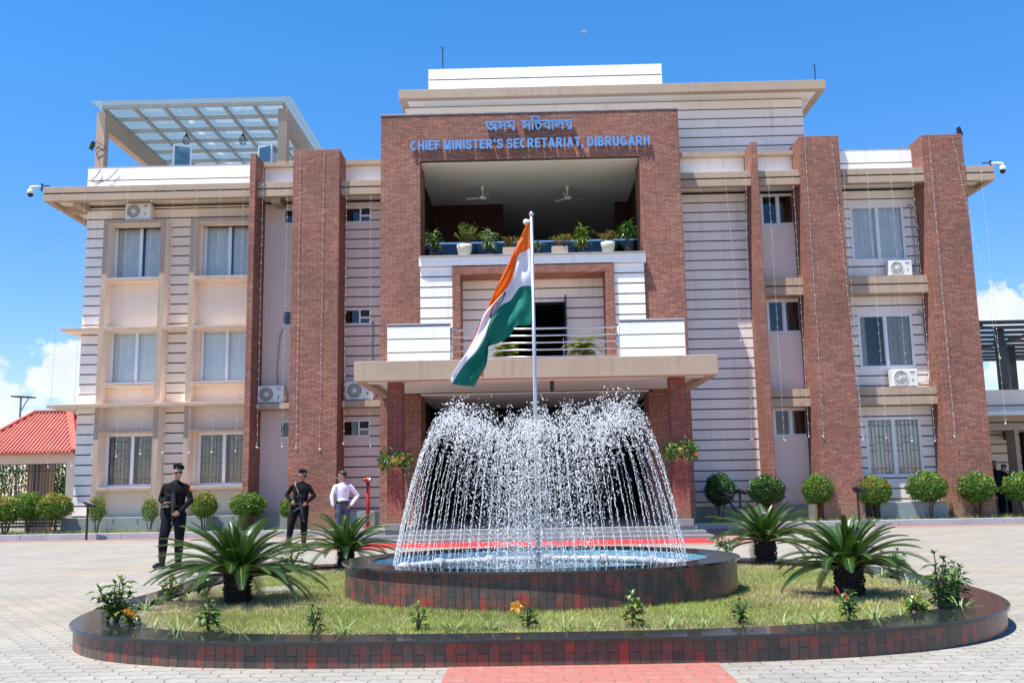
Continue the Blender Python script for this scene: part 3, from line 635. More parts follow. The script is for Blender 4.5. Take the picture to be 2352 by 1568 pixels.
# --- tower block above the portal
YT = 30.1
clad(-3.9, 4.87, 12.0, 13.86, M['white'], 10.66, YT, back=.3, name='tower_wall'); clad(4.87, 9.27, 11.0, 13.86, M['white'], 10.66, YT, back=.3, name='tower_wall')
MB().box(9.02, 9.27, YT + .3, 38, 11.0, 13.86).build('tower_wall', M['white'], bld)
a1, a2 = at(916, 205.6, 29.35), at(1896, 184, 29.35); zt = (a1.z + a2.z) / 2
MB().box(a1.x, a2.x, 29.35, 29.6, zt - .31, zt).box(a1.x, a1.x + .25, 29.6, 38, zt - .31, zt).box(a2.x - .25, a2.x, 29.6, 38, zt - .31, zt).build('roof_slab_edge', M['tan'], bld, bevel=.01)
MB().box(a1.x + .02, a2.x - .02, 29.58, 38, zt - .305, zt - .05).build('roof_slab', M['soffit'], bld)
b1, b2 = at(984, 159, YT), at(1519, 147.5, YT); zp = (b1.z + b2.z) / 2
pp = MB(); zb = zt - .06
pp.box(b1.x, b2.x, YT, 36, zb, zb + .07).box(b1.x + .02, b2.x - .02, YT + .03, 36, zb + .07, zb + .115, 1).box(b1.x, b2.x, YT, 36, zb + .115, zp - .40).box(b1.x + .02, b2.x - .02, YT + .03, 36, zp - .40, zp - .355, 1).box(b1.x, b2.x, YT, 36, zp - .355, zp)
pp.build('roof_parapet', [M['trim_white'], M['groove']], bld)

# ------------------------------------------------------------------ lettering on the portal (two signs, each letter a part)
YS = YP - .10
def smooth(pts, k=6):
    if len(pts) < 3: return pts
    out = []
    for i in range(len(pts) - 1):
        a, b, c, d = pts[max(i - 1, 0)], pts[i], pts[i + 1], pts[min(i + 2, len(pts) - 1)]
        for j in range(k):
            f = j / k; out.append(tuple(.5 * (2 * b[q] + (c[q] - a[q]) * f + (2 * a[q] - 5 * b[q] + 4 * c[q] - d[q]) * f * f + (3 * b[q] - a[q] - 3 * c[q] + d[q]) * f ** 3) for q in (0, 1)))
    return out + [pts[-1]]
def ribbon(mb, pts, w_, y0, y1):
    """a flat stroke of metal cut to width w_ along a line in the upright plane, from depth y0 to y1"""
    k = len(pts); b = len(mb.v)
    for i, p in enumerate(pts):
        a, c = pts[max(i - 1, 0)], pts[min(i + 1, k - 1)]; dx, dz = c[0] - a[0], c[1] - a[1]; l_ = math.hypot(dx, dz) or 1; nx, nz = -dz / l_, dx / l_; m = 1
        if 0 < i < k - 1:
            d1 = math.hypot(p[0] - a[0], p[1] - a[1]) or 1; m = max(.55, abs(((p[0] - a[0]) * dx + (p[1] - a[1]) * dz) / (d1 * l_))); m = min(1 / m, 1.5)
        for s_ in (-1, 1):
            for y in (y0, y1): mb.v.append(Vector((p[0] + nx * s_ * w_ / 2 * m, y, p[1] + nz * s_ * w_ / 2 * m)))
    for i in range(k - 1):
        q = b + 4 * i; r_ = q + 4
        for f in ((q, r_, r_ + 2, q + 2), (q + 1, q + 3, r_ + 3, r_ + 1), (q, q + 1, r_ + 1, r_), (q + 2, r_ + 2, r_ + 3, q + 3)): mb.f.append(list(f)); mb.mi.append(0)
    for q in (b, b + 4 * (k - 1)): mb.f.append([q, q + 1, q + 3, q + 2]); mb.mi.append(0)
def letter(strokes, par, dots=()):
    mb = MB()
    for n_, (pts, w_) in enumerate(strokes): ribbon(mb, pts, w_, YS - .004 * n_, YS + .05)
    for n_, (x, z, r_) in enumerate(dots): mb.lathe([(r_, -.05), (r_, .004 * (n_ + len(strokes)))], 16, (x, YS, z), ax=Matrix.Rotation(pi / 2, 3, 'X'))
    return mb.build('letter', M['blue_letter'], par)
T_, H_ = .215, .185                               # stem and bar thickness in parts of the letter height
def arc(cx, cy, rx, ry, a0, a1, k=18): return [(cx + rx * cos(radians(a0 + (a1 - a0) * i / k)), cy + ry * sin(radians(a0 + (a1 - a0) * i / k))) for i in range(k + 1)]
def latin(c):
    t, h = T_ / 2, H_ / 2; V = lambda x: ([(x, 0), (x, 1)], T_)
    B = lambda y, a, b: ([(a, y), (b, y)], H_)
    if c == 'C': W = .70; return W, [(arc(W / 2, .5, W / 2 - t, .5 - h, 48, 312), .20)]
    if c == 'H': W = .68; return W, [V(t), V(W - t), B(.52, T_, W - T_)]
    if c == 'I': return T_, [V(t)]
    if c == 'E': W = .58; return W, [V(t), B(1 - h, T_, W), B(.52, T_, W * .94), B(h, T_, W)]
    if c == 'F': W = .55; return W, [V(t), B(1 - h, T_, W), B(.52, T_, W * .9)]
    if c == 'M': W = .82; return W, [V(t), V(W - t), ([(t, 1), (W / 2, 0)], T_ * .9), ([(W - t, 1), (W / 2, 0)], T_ * .9)]
    if c == 'N': W = .70; return W, [V(t), V(W - t), ([(t, 1), (W - t, 0)], T_)]
    if c == 'T': W = .62; return W, [([(W / 2, 0), (W / 2, 1)], T_), B(1 - h, 0, W)]
    if c == 'A': W = .74; return W, [([(t * .9, 0), (W / 2, 1)], T_), ([(W - t * .9, 0), (W / 2, 1)], T_), B(.28, W * .25, W * .75)]
    if c == 'D': W = .68; return W, [V(t), ([(T_, 1 - h), (W * .48, 1 - h)] + arc(W * .48, .5, W * .52 - t, .5 - h, 85, -85) + [(T_, h)], .20)]
    if c == 'B': W = .68; return W, [V(t), ([(T_, 1 - h), (W * .5, 1 - h)] + arc(W * .5, .735, W * .42 - t, .265 - h, 80, -80, 10) + [(T_, .53)], .19), ([(T_, .50), (W * .5, .50)] + arc(W * .5, .285, W * .5 - t, .285 - h, 80, -80, 10) + [(T_, h)], .19)]
    if c == 'R': W = .70; return W, [V(t), ([(T_, 1 - h), (W * .5, 1 - h)] + arc(W * .5, .70, W * .46 - t, .30 - h, 80, -80, 10) + [(T_, .48)], .19), ([(W * .48, .46), (W - t * 1.05, 0)], T_)]
    if c == 'U': W = .68; return W, [([(t, 1), (t, .36)] + arc(W / 2, .36, W / 2 - t, .36 - h, 190, 350, 12) + [(W - t, .36), (W - t, 1)], T_)]
    if c == 'G': W = .74; return W, [(arc(W / 2, .5, W / 2 - t, .5 - h, 48, 318), .20), ([(W - t, .08), (W - t, .50)], T_), B(.44, W * .52, W - T_)]
    if c == 'S': W = .64; return W, [(smooth([(.88 * W, .70), (.80 * W, .85), (.5 * W, .91), (.22 * W, .84), (.18 * W, .68), (.38 * W, .56), (.66 * W, .46), (.83 * W, .31), (.76 * W, .14), (.48 * W, .09), (.2 * W, .15), (.12 * W, .31)]), .195)]
    if c == "'": return T_, [([(t, .64), (t, 1)], T_)]
    if c == ',': return T_, [([(t, .2), (t, 0), (t * .6, -.2)], T_ * .9)]
e0, e1 = at(942.6, 346, YS), at(1493, 332.4, YS); ze = (e0.z + e1.z) / 2; hl = (at(942.6, 324.5, YS).z - e0.z + at(1493, 310.5, YS).z - e1.z) / 2
sg = thing('wall_sign', 'blue raised English capital letters across the brick above the open balcony', 'sign', (0, YS, ze))
lay = []; x = 0
for ch in "CHIEF MINISTER'S SECRETARIAT, DIBRUGARH":
    if ch == ' ': x += .30; continue
    W, st_ = latin(ch); lay.append((x, st_)); x += W + .115
kx = (e1.x - e0.x) / (x - .115)
for x, st_ in lay: letter([([(e0.x + (x + p[0]) * kx, ze + p[1] * hl) for p in pts], w_ * (kx if pts[0][0] == pts[-1][0] else (kx + hl) / 2 if len(pts) > 2 else hl)) for pts, w_ in st_], sg)
sg2 = thing('wall_sign', 'blue raised Bengali script lettering centred above the English letters', 'sign', (0, YS, ze))
def bp2(x, y): p = at((1600 + x / 7.127) / 1.449, (375 + y / 7.127) / 1.449, YS); return (p.x, p.z)
mpp = 1 / 7.127 / 1.449 * YS / CAM_F
for strokes, dots in (
    ([([(105, 228), (820, 203)], 34)], ()), ([([(960, 199), (2185, 176)], 34)], ()),
    ([([(355, 225), (362, 445)], 38), ([(122, 240), (150, 310), (200, 372), (250, 388), (292, 368), (305, 320), (285, 275), (245, 250)], 42), ([(285, 275), (325, 340), (358, 430)], 30)], [(232, 285, 34)]),
    ([([(577, 215), (580, 440)], 34), ([(415, 245), (460, 245), (484, 268), (435, 325), (462, 362), (515, 300), (540, 280), (575, 330)], 36)], ()),
    ([([(780, 208), (785, 435)], 36), ([(612, 228), (675, 255), (705, 290), (738, 335), (780, 425)], 34)], [(672, 322, 38)]),
    ([([(1150, 195), (1155, 425)], 34), ([(970, 215), (1030, 230), (1050, 258), (1003, 325), (1040, 350), (1085, 295), (1110, 272), (1145, 325)], 36)], ()),
    ([([(1225, 190), (1230, 410)], 38), ([(1216, 185), (1222, 120), (1262, 88), (1320, 88), (1375, 120), (1402, 155)], 34)], ()),
    ([([(1310, 195), (1313, 300), (1330, 372), (1372, 384), (1420, 330), (1438, 290), (1395, 255), (1325, 228)], 36)], ()),
    ([([(1620, 192), (1625, 405)], 38), ([(1600, 220), (1488, 285), (1560, 330), (1620, 392)], 34)], ()),
    ([([(1700, 190), (1705, 405)], 38), ([(1662, 195), (1700, 245)], 28)], ()),
    ([([(1940, 185), (1945, 400)], 36), ([(1815, 330), (1770, 310), (1765, 262), (1805, 228), (1848, 250), (1880, 218), (1912, 245), (1936, 305)], 32), ([(1848, 250), (1856, 300), (1820, 328)], 28)], [(1812, 292, 28)]),
    ([([(2140, 182), (2145, 400)], 36), ([(1985, 200), (2060, 215), (2083, 238), (2015, 285), (2062, 300), (2110, 332), (2140, 385)], 34)], [(2085, 372, 27)])):
    letter([([bp2(*p) for p in (smooth(pts) if len(pts) > 3 else pts)], w_ * mpp) for pts, w_ in strokes], sg2, [(*bp2(x, y), r_ * mpp) for x, y, r_ in dots])
# ================================================================== PLANTER, LAWN, FOUNTAIN
def sup(cx, cy, a, b, n, k=200):
    pts = []
    for i in range(k):
        t = 2 * pi * i / k; c, s_ = cos(t), sin(t); m = n if c < 0 else n - 1.0; aa = a if c < 0 else a - .05      # the right end is rounder
        pts.append((cx + aa * abs(c) ** (2 / m) * (1 if c > 0 else -1), cy + b * abs(s_) ** (2 / m) * (1 if s_ > 0 else -1)))
    # even spacing along the outline
    d = [0]
    for i in range(k): p, q = pts[i], pts[(i + 1) % k]; d.append(d[-1] + math.hypot(p[0] - q[0], p[1] - q[1]))
    out = []; j = 0; m = 240
    for i in range(m):
        t = d[-1] * i / m
        while d[j + 1] < t: j += 1
        u = (t - d[j]) / (d[j + 1] - d[j]); p, q = pts[j], pts[(j + 1) % k]; out.append((p[0] + (q[0] - p[0]) * u, p[1] + (q[1] - p[1]) * u))
    return out
def ring_wall(name, ol, z0, z1, m, par, seg=2, bulge=0, cnt=None):
    """an upright wall along an outline, unrolled for its tiles"""
    mb = MB(); k = len(ol); uvs = []; d = 0
    for i in range(k + 1):
        p = ol[i % k]
        if i: q = ol[i - 1]; d += math.hypot(p[0] - q[0], p[1] - q[1])
        for z in (z0, z1): mb.v.append(Vector((p[0], p[1], z))); uvs.append((z, d))
    for i in range(k): mb.f.append([2 * i, 2 * i + 2, 2 * i + 3, 2 * i + 1]); mb.mi.append(0)
    return mb.build(name, m, par, True, uvs=uvs)
def ring_slab(name, oo, oi, z0, z1, m, par):
    mb = MB(); k = len(oo); v = []
    for (a, b) in ((oo, z0), (oo, z1 - .006), ([(p[0] + (q[0] - p[0]) * .02, p[1] + (q[1] - p[1]) * .02) for p, q in zip(oo, oi)], z1), (oi, z1), (oi, z0)): v.append([(p[0], p[1], b) for p in a])
    mb.v = [Vector(x) for r_ in v for x in r_]
    for r_ in range(5):
        for i in range(k):
            a, b = r_ * k, ((r_ + 1) % 5) * k; mb.f.append([a + i, a + (i + 1) % k, b + (i + 1) % k, b + i]); mb.mi.append(0)
    return mb.build(name, m, par)
PC = (.18, 11.2)
po, pi_, pw_ = sup(*PC, 4.50, 3.93, 4), sup(*PC, 4.18, 3.60, 3.6), sup(*PC, 4.47, 3.90, 4)
plt = thing('planter', 'low rounded planter wall of red and black glazed tiles with black granite coping', 'planter', (PC[0], PC[1], 0))
ring_wall('tile_wall', pw_, 0, .172, M['tile'], plt)
ring_slab('coping', po, pi_, .172, .20, M['coping'], plt)
lawn = MB(); oi = sup(*PC, 4.2, 3.62, 3.6)
lawn.v = [Vector((p[0], p[1], .152)) for p in oi]; lawn.f = [list(range(len(oi)))]; lawn.mi = [0]
tag(lawn.build('lawn_soil', M['soil']), kind='structure')
BC, BA, BB = (.10, 11.0), 2.22, 1.90
def in_lawn(x, y, grow=0):
    u, v = abs(x - PC[0]) / (4.08), abs(y - PC[1]) / (3.5)
    m = 3.6 if x < PC[0] else 2.6
    if u ** m + v ** m > 1: return False
    return ((x - BC[0]) / (BA - .06)) ** 2 + ((y - BC[1]) / (BB - .06)) ** 2 > 1
def edge(x, y): u, v = abs(x - PC[0]) / 4.08, abs(y - PC[1]) / 3.5; m = 3.6 if x < PC[0] else 2.6; return (u ** m + v ** m) ** (1 / m)
def lawn_pt():
    while 1:
        x, y = rnd.uniform(-4, 4.4), rnd.uniform(7.6, 14.8)
        if y > 9.5 and rnd.random() < .45: continue
        if in_lawn(x, y): return x, y
PALMS = [on(545, 1382, .16), on(1953, 1366, .16), on(795, 1302, .16), on(1760, 1292, .16)]
def DRY(x, y):
    d = .10 + .5 * max(0, mnoise.noise(Vector((x * .8, y * .8, 3))) + .1)
    for p in PALMS:
        q = math.hypot(x - p.x, y - p.y); d += .75 * math.exp(-((q - .55) / .4) ** 2)
    return min(d + .5 * max(0, edge(x, y) - .86) * 5, .93)
def dens(x, y):
    d = 1
    for p in PALMS:
        q = math.hypot(x - p.x, y - p.y); d *= 1 - .75 * math.exp(-(q / .4) ** 2)
    e = edge(x, y)
    if e > .93: d *= max(.12, 1 - (e - .93) * 13)
    return d * (.72 + .5 * mnoise.noise(Vector((x * 2.2, y * 2.2, 8))))
M['grass_mat2'] = M['grass_mat']
tag(blades('lawn_grass', 125000, lawn_pt, .15, .018, .055, [M['grass_mat'], M['dry_grass']], 1.3, .0065, dens), 'short patchy lawn grass with dry yellow spots inside the planter', 'grass')

# --- basin
fb = thing('fountain_basin', 'round fountain basin faced with dark red and black tiles', 'fountain', (BC[0], BC[1], .1))
def ell_o(a, b, k=160): return [(BC[0] + a * cos(2 * pi * i / k), BC[1] + b * sin(2 * pi * i / k)) for i in range(k)]
ring_wall('tile_wall', ell_o(BA - .035, BB - .035), .1, .50, M['tile'], fb)
ring_slab('coping', ell_o(BA, BB), ell_o(BA - .34, BB - .34), .50, .525, M['coping'], fb)
def mosaic():
    m = brick_mat('blue_mosaic_tile', (.05, .21, .37), (.20, .46, .60), (.50, .60, .64), .03, .03, .002, uv=True, bump=.1, rough=.2)
    for nd in m.node_tree.nodes:
        if nd.type == 'TEX_BRICK': nd.offset = 0
    return m
M['mosaic'] = mosaic()
ring_wall('mosaic_lining', ell_o(BA - .34, BB - .34)[::-1], .12, .50, M['mosaic'], fb)
fl = MB(); e = ell_o(BA - .335, BB - .335); fl.v = [Vector((x, y, .14)) for x, y in e]; fl.f = [list(range(len(e)))]; fl.mi = [0]
fl.build('mosaic_floor', M['mosaic'], fb, uvs=[(v.x, v.y) for v in fl.v])
pr = MB(); PA, PB_ = 1.66, 1.36
pr.tube([(BC[0] + PA * cos(t), BC[1] + PB_ * sin(t), .40) for t in [2 * pi * i / 72 for i in range(73)]], .045, 10, caps=False)
pipe = pr.build('pipe_ring', mat('grey_pvc_pipe', (.42, .44, .45), .35, .1), fb, True)
for i in range(14):
    t = 2 * pi * (i + .35) / 14; c = Vector((BC[0] + PA * cos(t), BC[1] + PB_ * sin(t), .40)); d = Vector((-PA * sin(t), PB_ * cos(t), 0)).normalized()
    MB().tube([c - d * .05, c + d * .05], .066, 10).build('pipe_joint', M['concrete'], pipe, True)
    if i % 2: MB().tube([c - Vector((0, 0, .04)), c - Vector((0, 0, .27))], .03, 8).build('pipe_support', M['concrete'], pipe, True)
wm = bpy.data.materials.new('fountain_water'); wm.use_nodes = True; n, l = nodes(wm); n.remove(n['Principled BSDF'])
t_ = n.new('ShaderNodeBsdfTransparent'); t_.inputs[0].default_value = (.55, .78, .86, 1); g_ = n.new('ShaderNodeBsdfGlossy'); g_.inputs['Roughness'].default_value = .03
fr = n.new('ShaderNodeFresnel'); fr.inputs['IOR'].default_value = 1.33; ns = n.new('ShaderNodeTexNoise'); ns.inputs['Scale'].default_value = 9; ns.inputs['Detail'].default_value = 4; geo = n.new('ShaderNodeNewGeometry'); l.new(geo.outputs['Position'], ns.inputs['Vector'])
bp_ = n.new('ShaderNodeBump'); bp_.inputs['Strength'].default_value = .7; bp_.inputs['Distance'].default_value = .03; l.new(ns.outputs['Fac'], bp_.inputs['Height']); l.new(bp_.outputs[0], g_.inputs['Normal']); l.new(bp_.outputs[0], fr.inputs['Normal'])
mxs = n.new('ShaderNodeMixShader'); l.new(fr.outputs[0], mxs.inputs[0]); l.new(t_.outputs[0], mxs.inputs[1]); l.new(g_.outputs[0], mxs.inputs[2]); l.new(mxs.outputs[0], n['Material Output'].inputs['Surface'])
wt = MB(); e = ell_o(BA - .342, BB - .342); wt.v = [Vector((x, y, .31)) for x, y in e]; wt.f = [list(range(len(e)))]; wt.mi = [0]
tag(wt.build('pool_water', wm), kind='structure')

# --- water in the air: bead strings and drops on the paths of some ninety jets
dm = bpy.data.materials.new('sunlit_water_drops'); dm.use_nodes = True; n, l = nodes(dm); b = n['Principled BSDF']
b.inputs['Base Color'].default_value = (.98, .955, .93, 1); b.inputs['Roughness'].default_value = .12; b.inputs['Specular IOR Level'].default_value = .8
tl = n.new('ShaderNodeBsdfTranslucent'); tl.inputs[0].default_value = (.86, .9, .96, 1); tp = n.new('ShaderNodeBsdfTransparent'); tp.inputs[0].default_value = (.92, .95, .97, 1)
m1 = n.new('ShaderNodeMixShader'); m1.inputs[0].default_value = .4; l.new(b.outputs[0], m1.inputs[1]); l.new(tl.outputs[0], m1.inputs[2])
m2 = n.new('ShaderNodeMixShader'); m2.inputs[0].default_value = .10; l.new(m1.outputs[0], m2.inputs[1]); l.new(tp.outputs[0], m2.inputs[2]); l.new(m2.outputs[0], n['Material Output'].inputs['Surface'])
dv, df = [], []
def drop(p, d, r, st=1.0):
    a = d.orthogonal().normalized(); c = d.cross(a).normalized(); k = len(dv); d = d * r * st
    dv.extend([p + d, p - d, p + a * r, p - a * r, p + c * r, p - c * r])
    for i, j in ((2, 4), (4, 3), (3, 5), (5, 2)): df.append((k, k + i, k + j)); df.append((k + 1, k + j, k + i))
wr_ = random.Random(21)
G = 9.81; NJ = 92
for j in range(NJ):
    t0 = 2 * pi * (j + wr_.uniform(-.12, .12)) / NJ; base = Vector((BC[0] + PA * cos(t0), BC[1] + PB_ * sin(t0), .44))
    inw = Vector((-cos(t0), -sin(t0), 0)); h = (1.60 + .02 * cos(2 * t0) + .05 * sin(5 * t0 + 1)) * wr_.uniform(.92, 1.10); vz = math.sqrt(2 * G * h); sp = wr_.uniform(.92, 1.16)
    if cos(t0) > .55: h *= 1.03; vz = math.sqrt(2 * G * h)
    side = Vector((-inw.y, inw.x, 0)); sv = wr_.uniform(-.05, .05)
    def pos(t, s=sp, z=vz): return base + inw * s * t + side * sv * t + Vector((0, 0, z * t - .5 * G * t * t))
    def vel(t): return (inw * sp + Vector((0, 0, vz - G * t))).normalized()
    t = 0.0; tend = 1.24
    while t < .30:                               # close strings of beads while the stream still holds together
        q = t / .30; drop(pos(t) + Vector([wr_.gauss(0, .0022 + .004 * q) for _ in range(3)]), vel(t), wr_.uniform(.0036, .0064), wr_.uniform(2.2, 4.5) * (1.25 - .7 * q)); t += wr_.uniform(.0022, .0046) + .003 * q
    nd = 235
    for i in range(nd):
        t = .27 + (tend - .27) * (wr_.random() ** .95); q = min(1, (t - .25) / .7)
        s = sp * (1 + wr_.gauss(0, .16 * q)); z = vz * (1 + wr_.gauss(0, .03 * q))
        p = pos(t, s, z) + Vector([wr_.gauss(0, .007 + .035 * q) for _ in range(3)])
        if p.z < .32: continue
        r = wr_.choice((.0028, .0036, .0045, .0055, .007, .009)) * (1 if q < .4 else wr_.uniform(.7, 1.45)); drop(p, vel(t), r, wr_.uniform(.8, 1.9))
for i in range(6500):                            # the ragged column falling beside the pole
    z = .33 + 1.75 * wr_.random() ** 1.15; rr = .16 + .20 * wr_.random()
    p = Vector((BC[0] - .10 + wr_.gauss(0, .15 + .13 * (1 - z / 2)), BC[1] - .22 + wr_.gauss(0, .2), z)); drop(p, Vector((wr_.gauss(0, .1), wr_.gauss(0, .1), 1)).normalized(), wr_.uniform(.003, .0085), wr_.uniform(.8, 1.8))
for i in range(2600):                            # splashes where it lands
    a = wr_.uniform(0, 2 * pi); q = math.sqrt(wr_.random()) * .95; z = .32 + .22 * wr_.random() ** 2.5
    drop(Vector((BC[0] + q * cos(a) * 1.1, BC[1] + q * sin(a), z)), Vector((0, 0, 1)), wr_.uniform(.003, .007), 1)
me = bpy.data.meshes.new('water_spray'); me.from_pydata(dv, [], df); me.materials.append(dm); me.polygons.foreach_set('use_smooth', [True] * len(df))
o = bpy.data.objects.new('water_spray', me); sc.collection.objects.link(o); tag(o, 'white sparkling dome of water drops from the ring of fountain jets', 'water spray', kind='stuff')

# --- flag pole and flag
FX, FY = .085, 11.0
fp = thing('flagpole', 'tall steel flagpole standing in the middle of the fountain', 'flagpole', (FX, FY, .14))
MB().tube([(FX, FY, .14), (FX, FY, 4.50)], [.026, .019], 14).build('pole', M['pole'], fp, True)
MB().ell((FX, FY, 4.53), (.03, .03, .034), 14, 9).build('finial', M['alu'], fp, True)
MB().tube([(FX - .02, FY, 4.44), (FX - .07, FY, 4.43)], .02, 10).lathe([(.035, -.012), (.035, .012)], 12, (FX - .065, FY, 4.43), ax=Matrix.Rotation(pi / 2, 3, 'X')).build('pulley', M['white_plastic'], fp, True)
MB().lathe([(.09, .14), (.09, .2), (.04, .24)], 18, (FX, FY, 0)).build('pole_base', M['alu'], fp, True)
rp = MB(); a_, b_ = at(1224, 745, FY), at(1231, 935, FY)
rp.tube([(a_.x - .005, FY - .02, a_.z), ((a_.x + b_.x) / 2 - .012, FY - .02, (a_.z + b_.z) / 2), (FX - .024, FY - .02, 1.2)], .005, 5).build('halyard', M['white_plastic'], fp)
# cloth: rows across the hoist (0 top, 1/3, 2/3, 1 bottom), columns towards the fly; (px, py, depth offset)
FC = [[(1216, 500, 0), (1217.5, 571, 0), (1221, 658, 0), (1223, 743, 0)],
      [(1203, 529, -.03), (1203, 577, .03), (1207, 658, -.03), (1207, 748, .02)],
      [(1189, 558, -.02), (1189, 590, -.06), (1192, 661, .03), (1186, 750, -.04)],
      [(1168, 602, .01), (1176, 634, .06), (1172, 686, .08), (1171, 768, .05)],
      [(1148, 645, .0), (1158, 668, .04), (1149, 703, .0), (1146, 784, .06)],
      [(1128, 688, .02), (1134, 699, -.02), (1128, 738, -.05), (1123, 796, .0)],
      [(1116, 722, .10), (1111, 724, -.01), (1114, 779, -.06), (1121, 812, .03)],
      [(1112, 772, .16), (1085, 780, .0), (1095, 812, -.08), (1117, 838, .02)],
      [(1110, 822, .19), (1066, 820, .02), (1068, 838, -.07), (1104, 860, .02)],
      [(1108, 861, .21), (1052, 847, .05), (1038, 880, -.04), (1088, 887, .04)]]
def cr(p, t):
    n = len(p); i = min(int(t), n - 2); f = t - i; a, b, c, d = p[max(i - 1, 0)], p[i], p[i + 1], p[min(i + 2, n - 1)]
    return [.5 * (2 * b[k] + (c[k] - a[k]) * f + (2 * a[k] - 5 * b[k] + 4 * c[k] - d[k]) * f * f + (3 * b[k] - a[k] - 3 * c[k] + d[k]) * f ** 3) for k in range(3)]
NU, NV = 90, 60; fv, fu = [], []
for i in range(NU + 1):
    u = i / NU; prof = [cr([FC[c][r_] for c in range(10)], u * 9) for r_ in range(4)]
    for j in range(NV + 1):
        v = j / NV; x, y, dd_ = cr(prof, v * 3)
        wv = .035 * min(1, u * 4) * sin(v * 17 + u * 9) + .02 * sin(v * 31 - u * 12) * min(1, u * 3)
        p = at(x, y, FY - .01); p = Vector((p.x, FY - .01 + dd_ + wv, p.z)); fv.append(p); fu.append((u, 1 - v))
fm = bpy.data.materials.new('tricolour_cloth'); fm.use_nodes = True; n, l = nodes(fm); b = n['Principled BSDF']; b.inputs['Roughness'].default_value = .75
uvn = n.new('ShaderNodeUVMap'); sp_ = n.new('ShaderNodeSeparateXYZ'); l.new(uvn.outputs[0], sp_.inputs[0])
rmp = n.new('ShaderNodeValToRGB'); l.new(sp_.outputs['Y'], rmp.inputs[0]); rmp.color_ramp.interpolation = 'CONSTANT'
rmp.color_ramp.elements[0].color = (.0, .17, .125, 1); rmp.color_ramp.elements[1].position = .3333; rmp.color_ramp.elements[1].color = (.78, .78, .86, 1)
e3 = rmp.color_ramp.elements.new(.6667); e3.color = (.82, .15, .010, 1)
def fm_(op, a, b2=None):
    q = n.new('ShaderNodeMath'); q.operation = op
    for i, x in enumerate((a, b2)):
        if x is None: continue
        if isinstance(x, (int, float)): q.inputs[i].default_value = x
        else: l.new(x, q.inputs[i])
    return q.outputs[0]
ux, uy = fm_('MULTIPLY', fm_('SUBTRACT', sp_.outputs['X'], .5), 1.5), fm_('SUBTRACT', sp_.outputs['Y'], .5)
rad = fm_('SQRT', fm_('ADD', fm_('MULTIPLY', ux, ux), fm_('MULTIPLY', uy, uy))); ang = fm_('ARCTAN2', uy, ux)
ringm = fm_('LESS_THAN', fm_('ABSOLUTE', fm_('SUBTRACT', rad, .125)), .014); spoke = fm_('LESS_THAN', fm_('ABSOLUTE', fm_('SINE', fm_('MULTIPLY', ang, 12))), .42)
ins = fm_('LESS_THAN', rad, .125); hub = fm_('LESS_THAN', rad, .025)
wheel = fm_('MAXIMUM', fm_('MAXIMUM', ringm, hub), fm_('MULTIPLY', ins, spoke))
mw = n.new('ShaderNodeMix'); mw.data_type = 'RGBA'; l.new(wheel, mw.inputs['Factor']); l.new(rmp.outputs[0], mw.inputs['A']); mw.inputs['B'].default_value = (.01, .012, .09, 1)
l.new(mw.outputs['Result'], b.inputs['Base Color']); tr = n.new('ShaderNodeBsdfTranslucent'); l.new(mw.outputs['Result'], tr.inputs[0])
ms = n.new('ShaderNodeMixShader'); ms.inputs[0].default_value = .35; l.new(b.outputs[0], ms.inputs[1]); l.new(tr.outputs[0], ms.inputs[2]); l.new(ms.outputs[0], n['Material Output'].inputs['Surface'])
fg = MB(); fg.v = fv
for i in range(NU):
    for j in range(NV): a0 = i * (NV + 1) + j; fg.f.append([a0, a0 + 1, a0 + NV + 2, a0 + NV + 1]); fg.mi.append(0)
fo_ = fg.build('flag', fm, None, True, uvs=fu); tag(fo_, 'saffron, white and green flag with a navy wheel, hanging from the pole', 'flag')

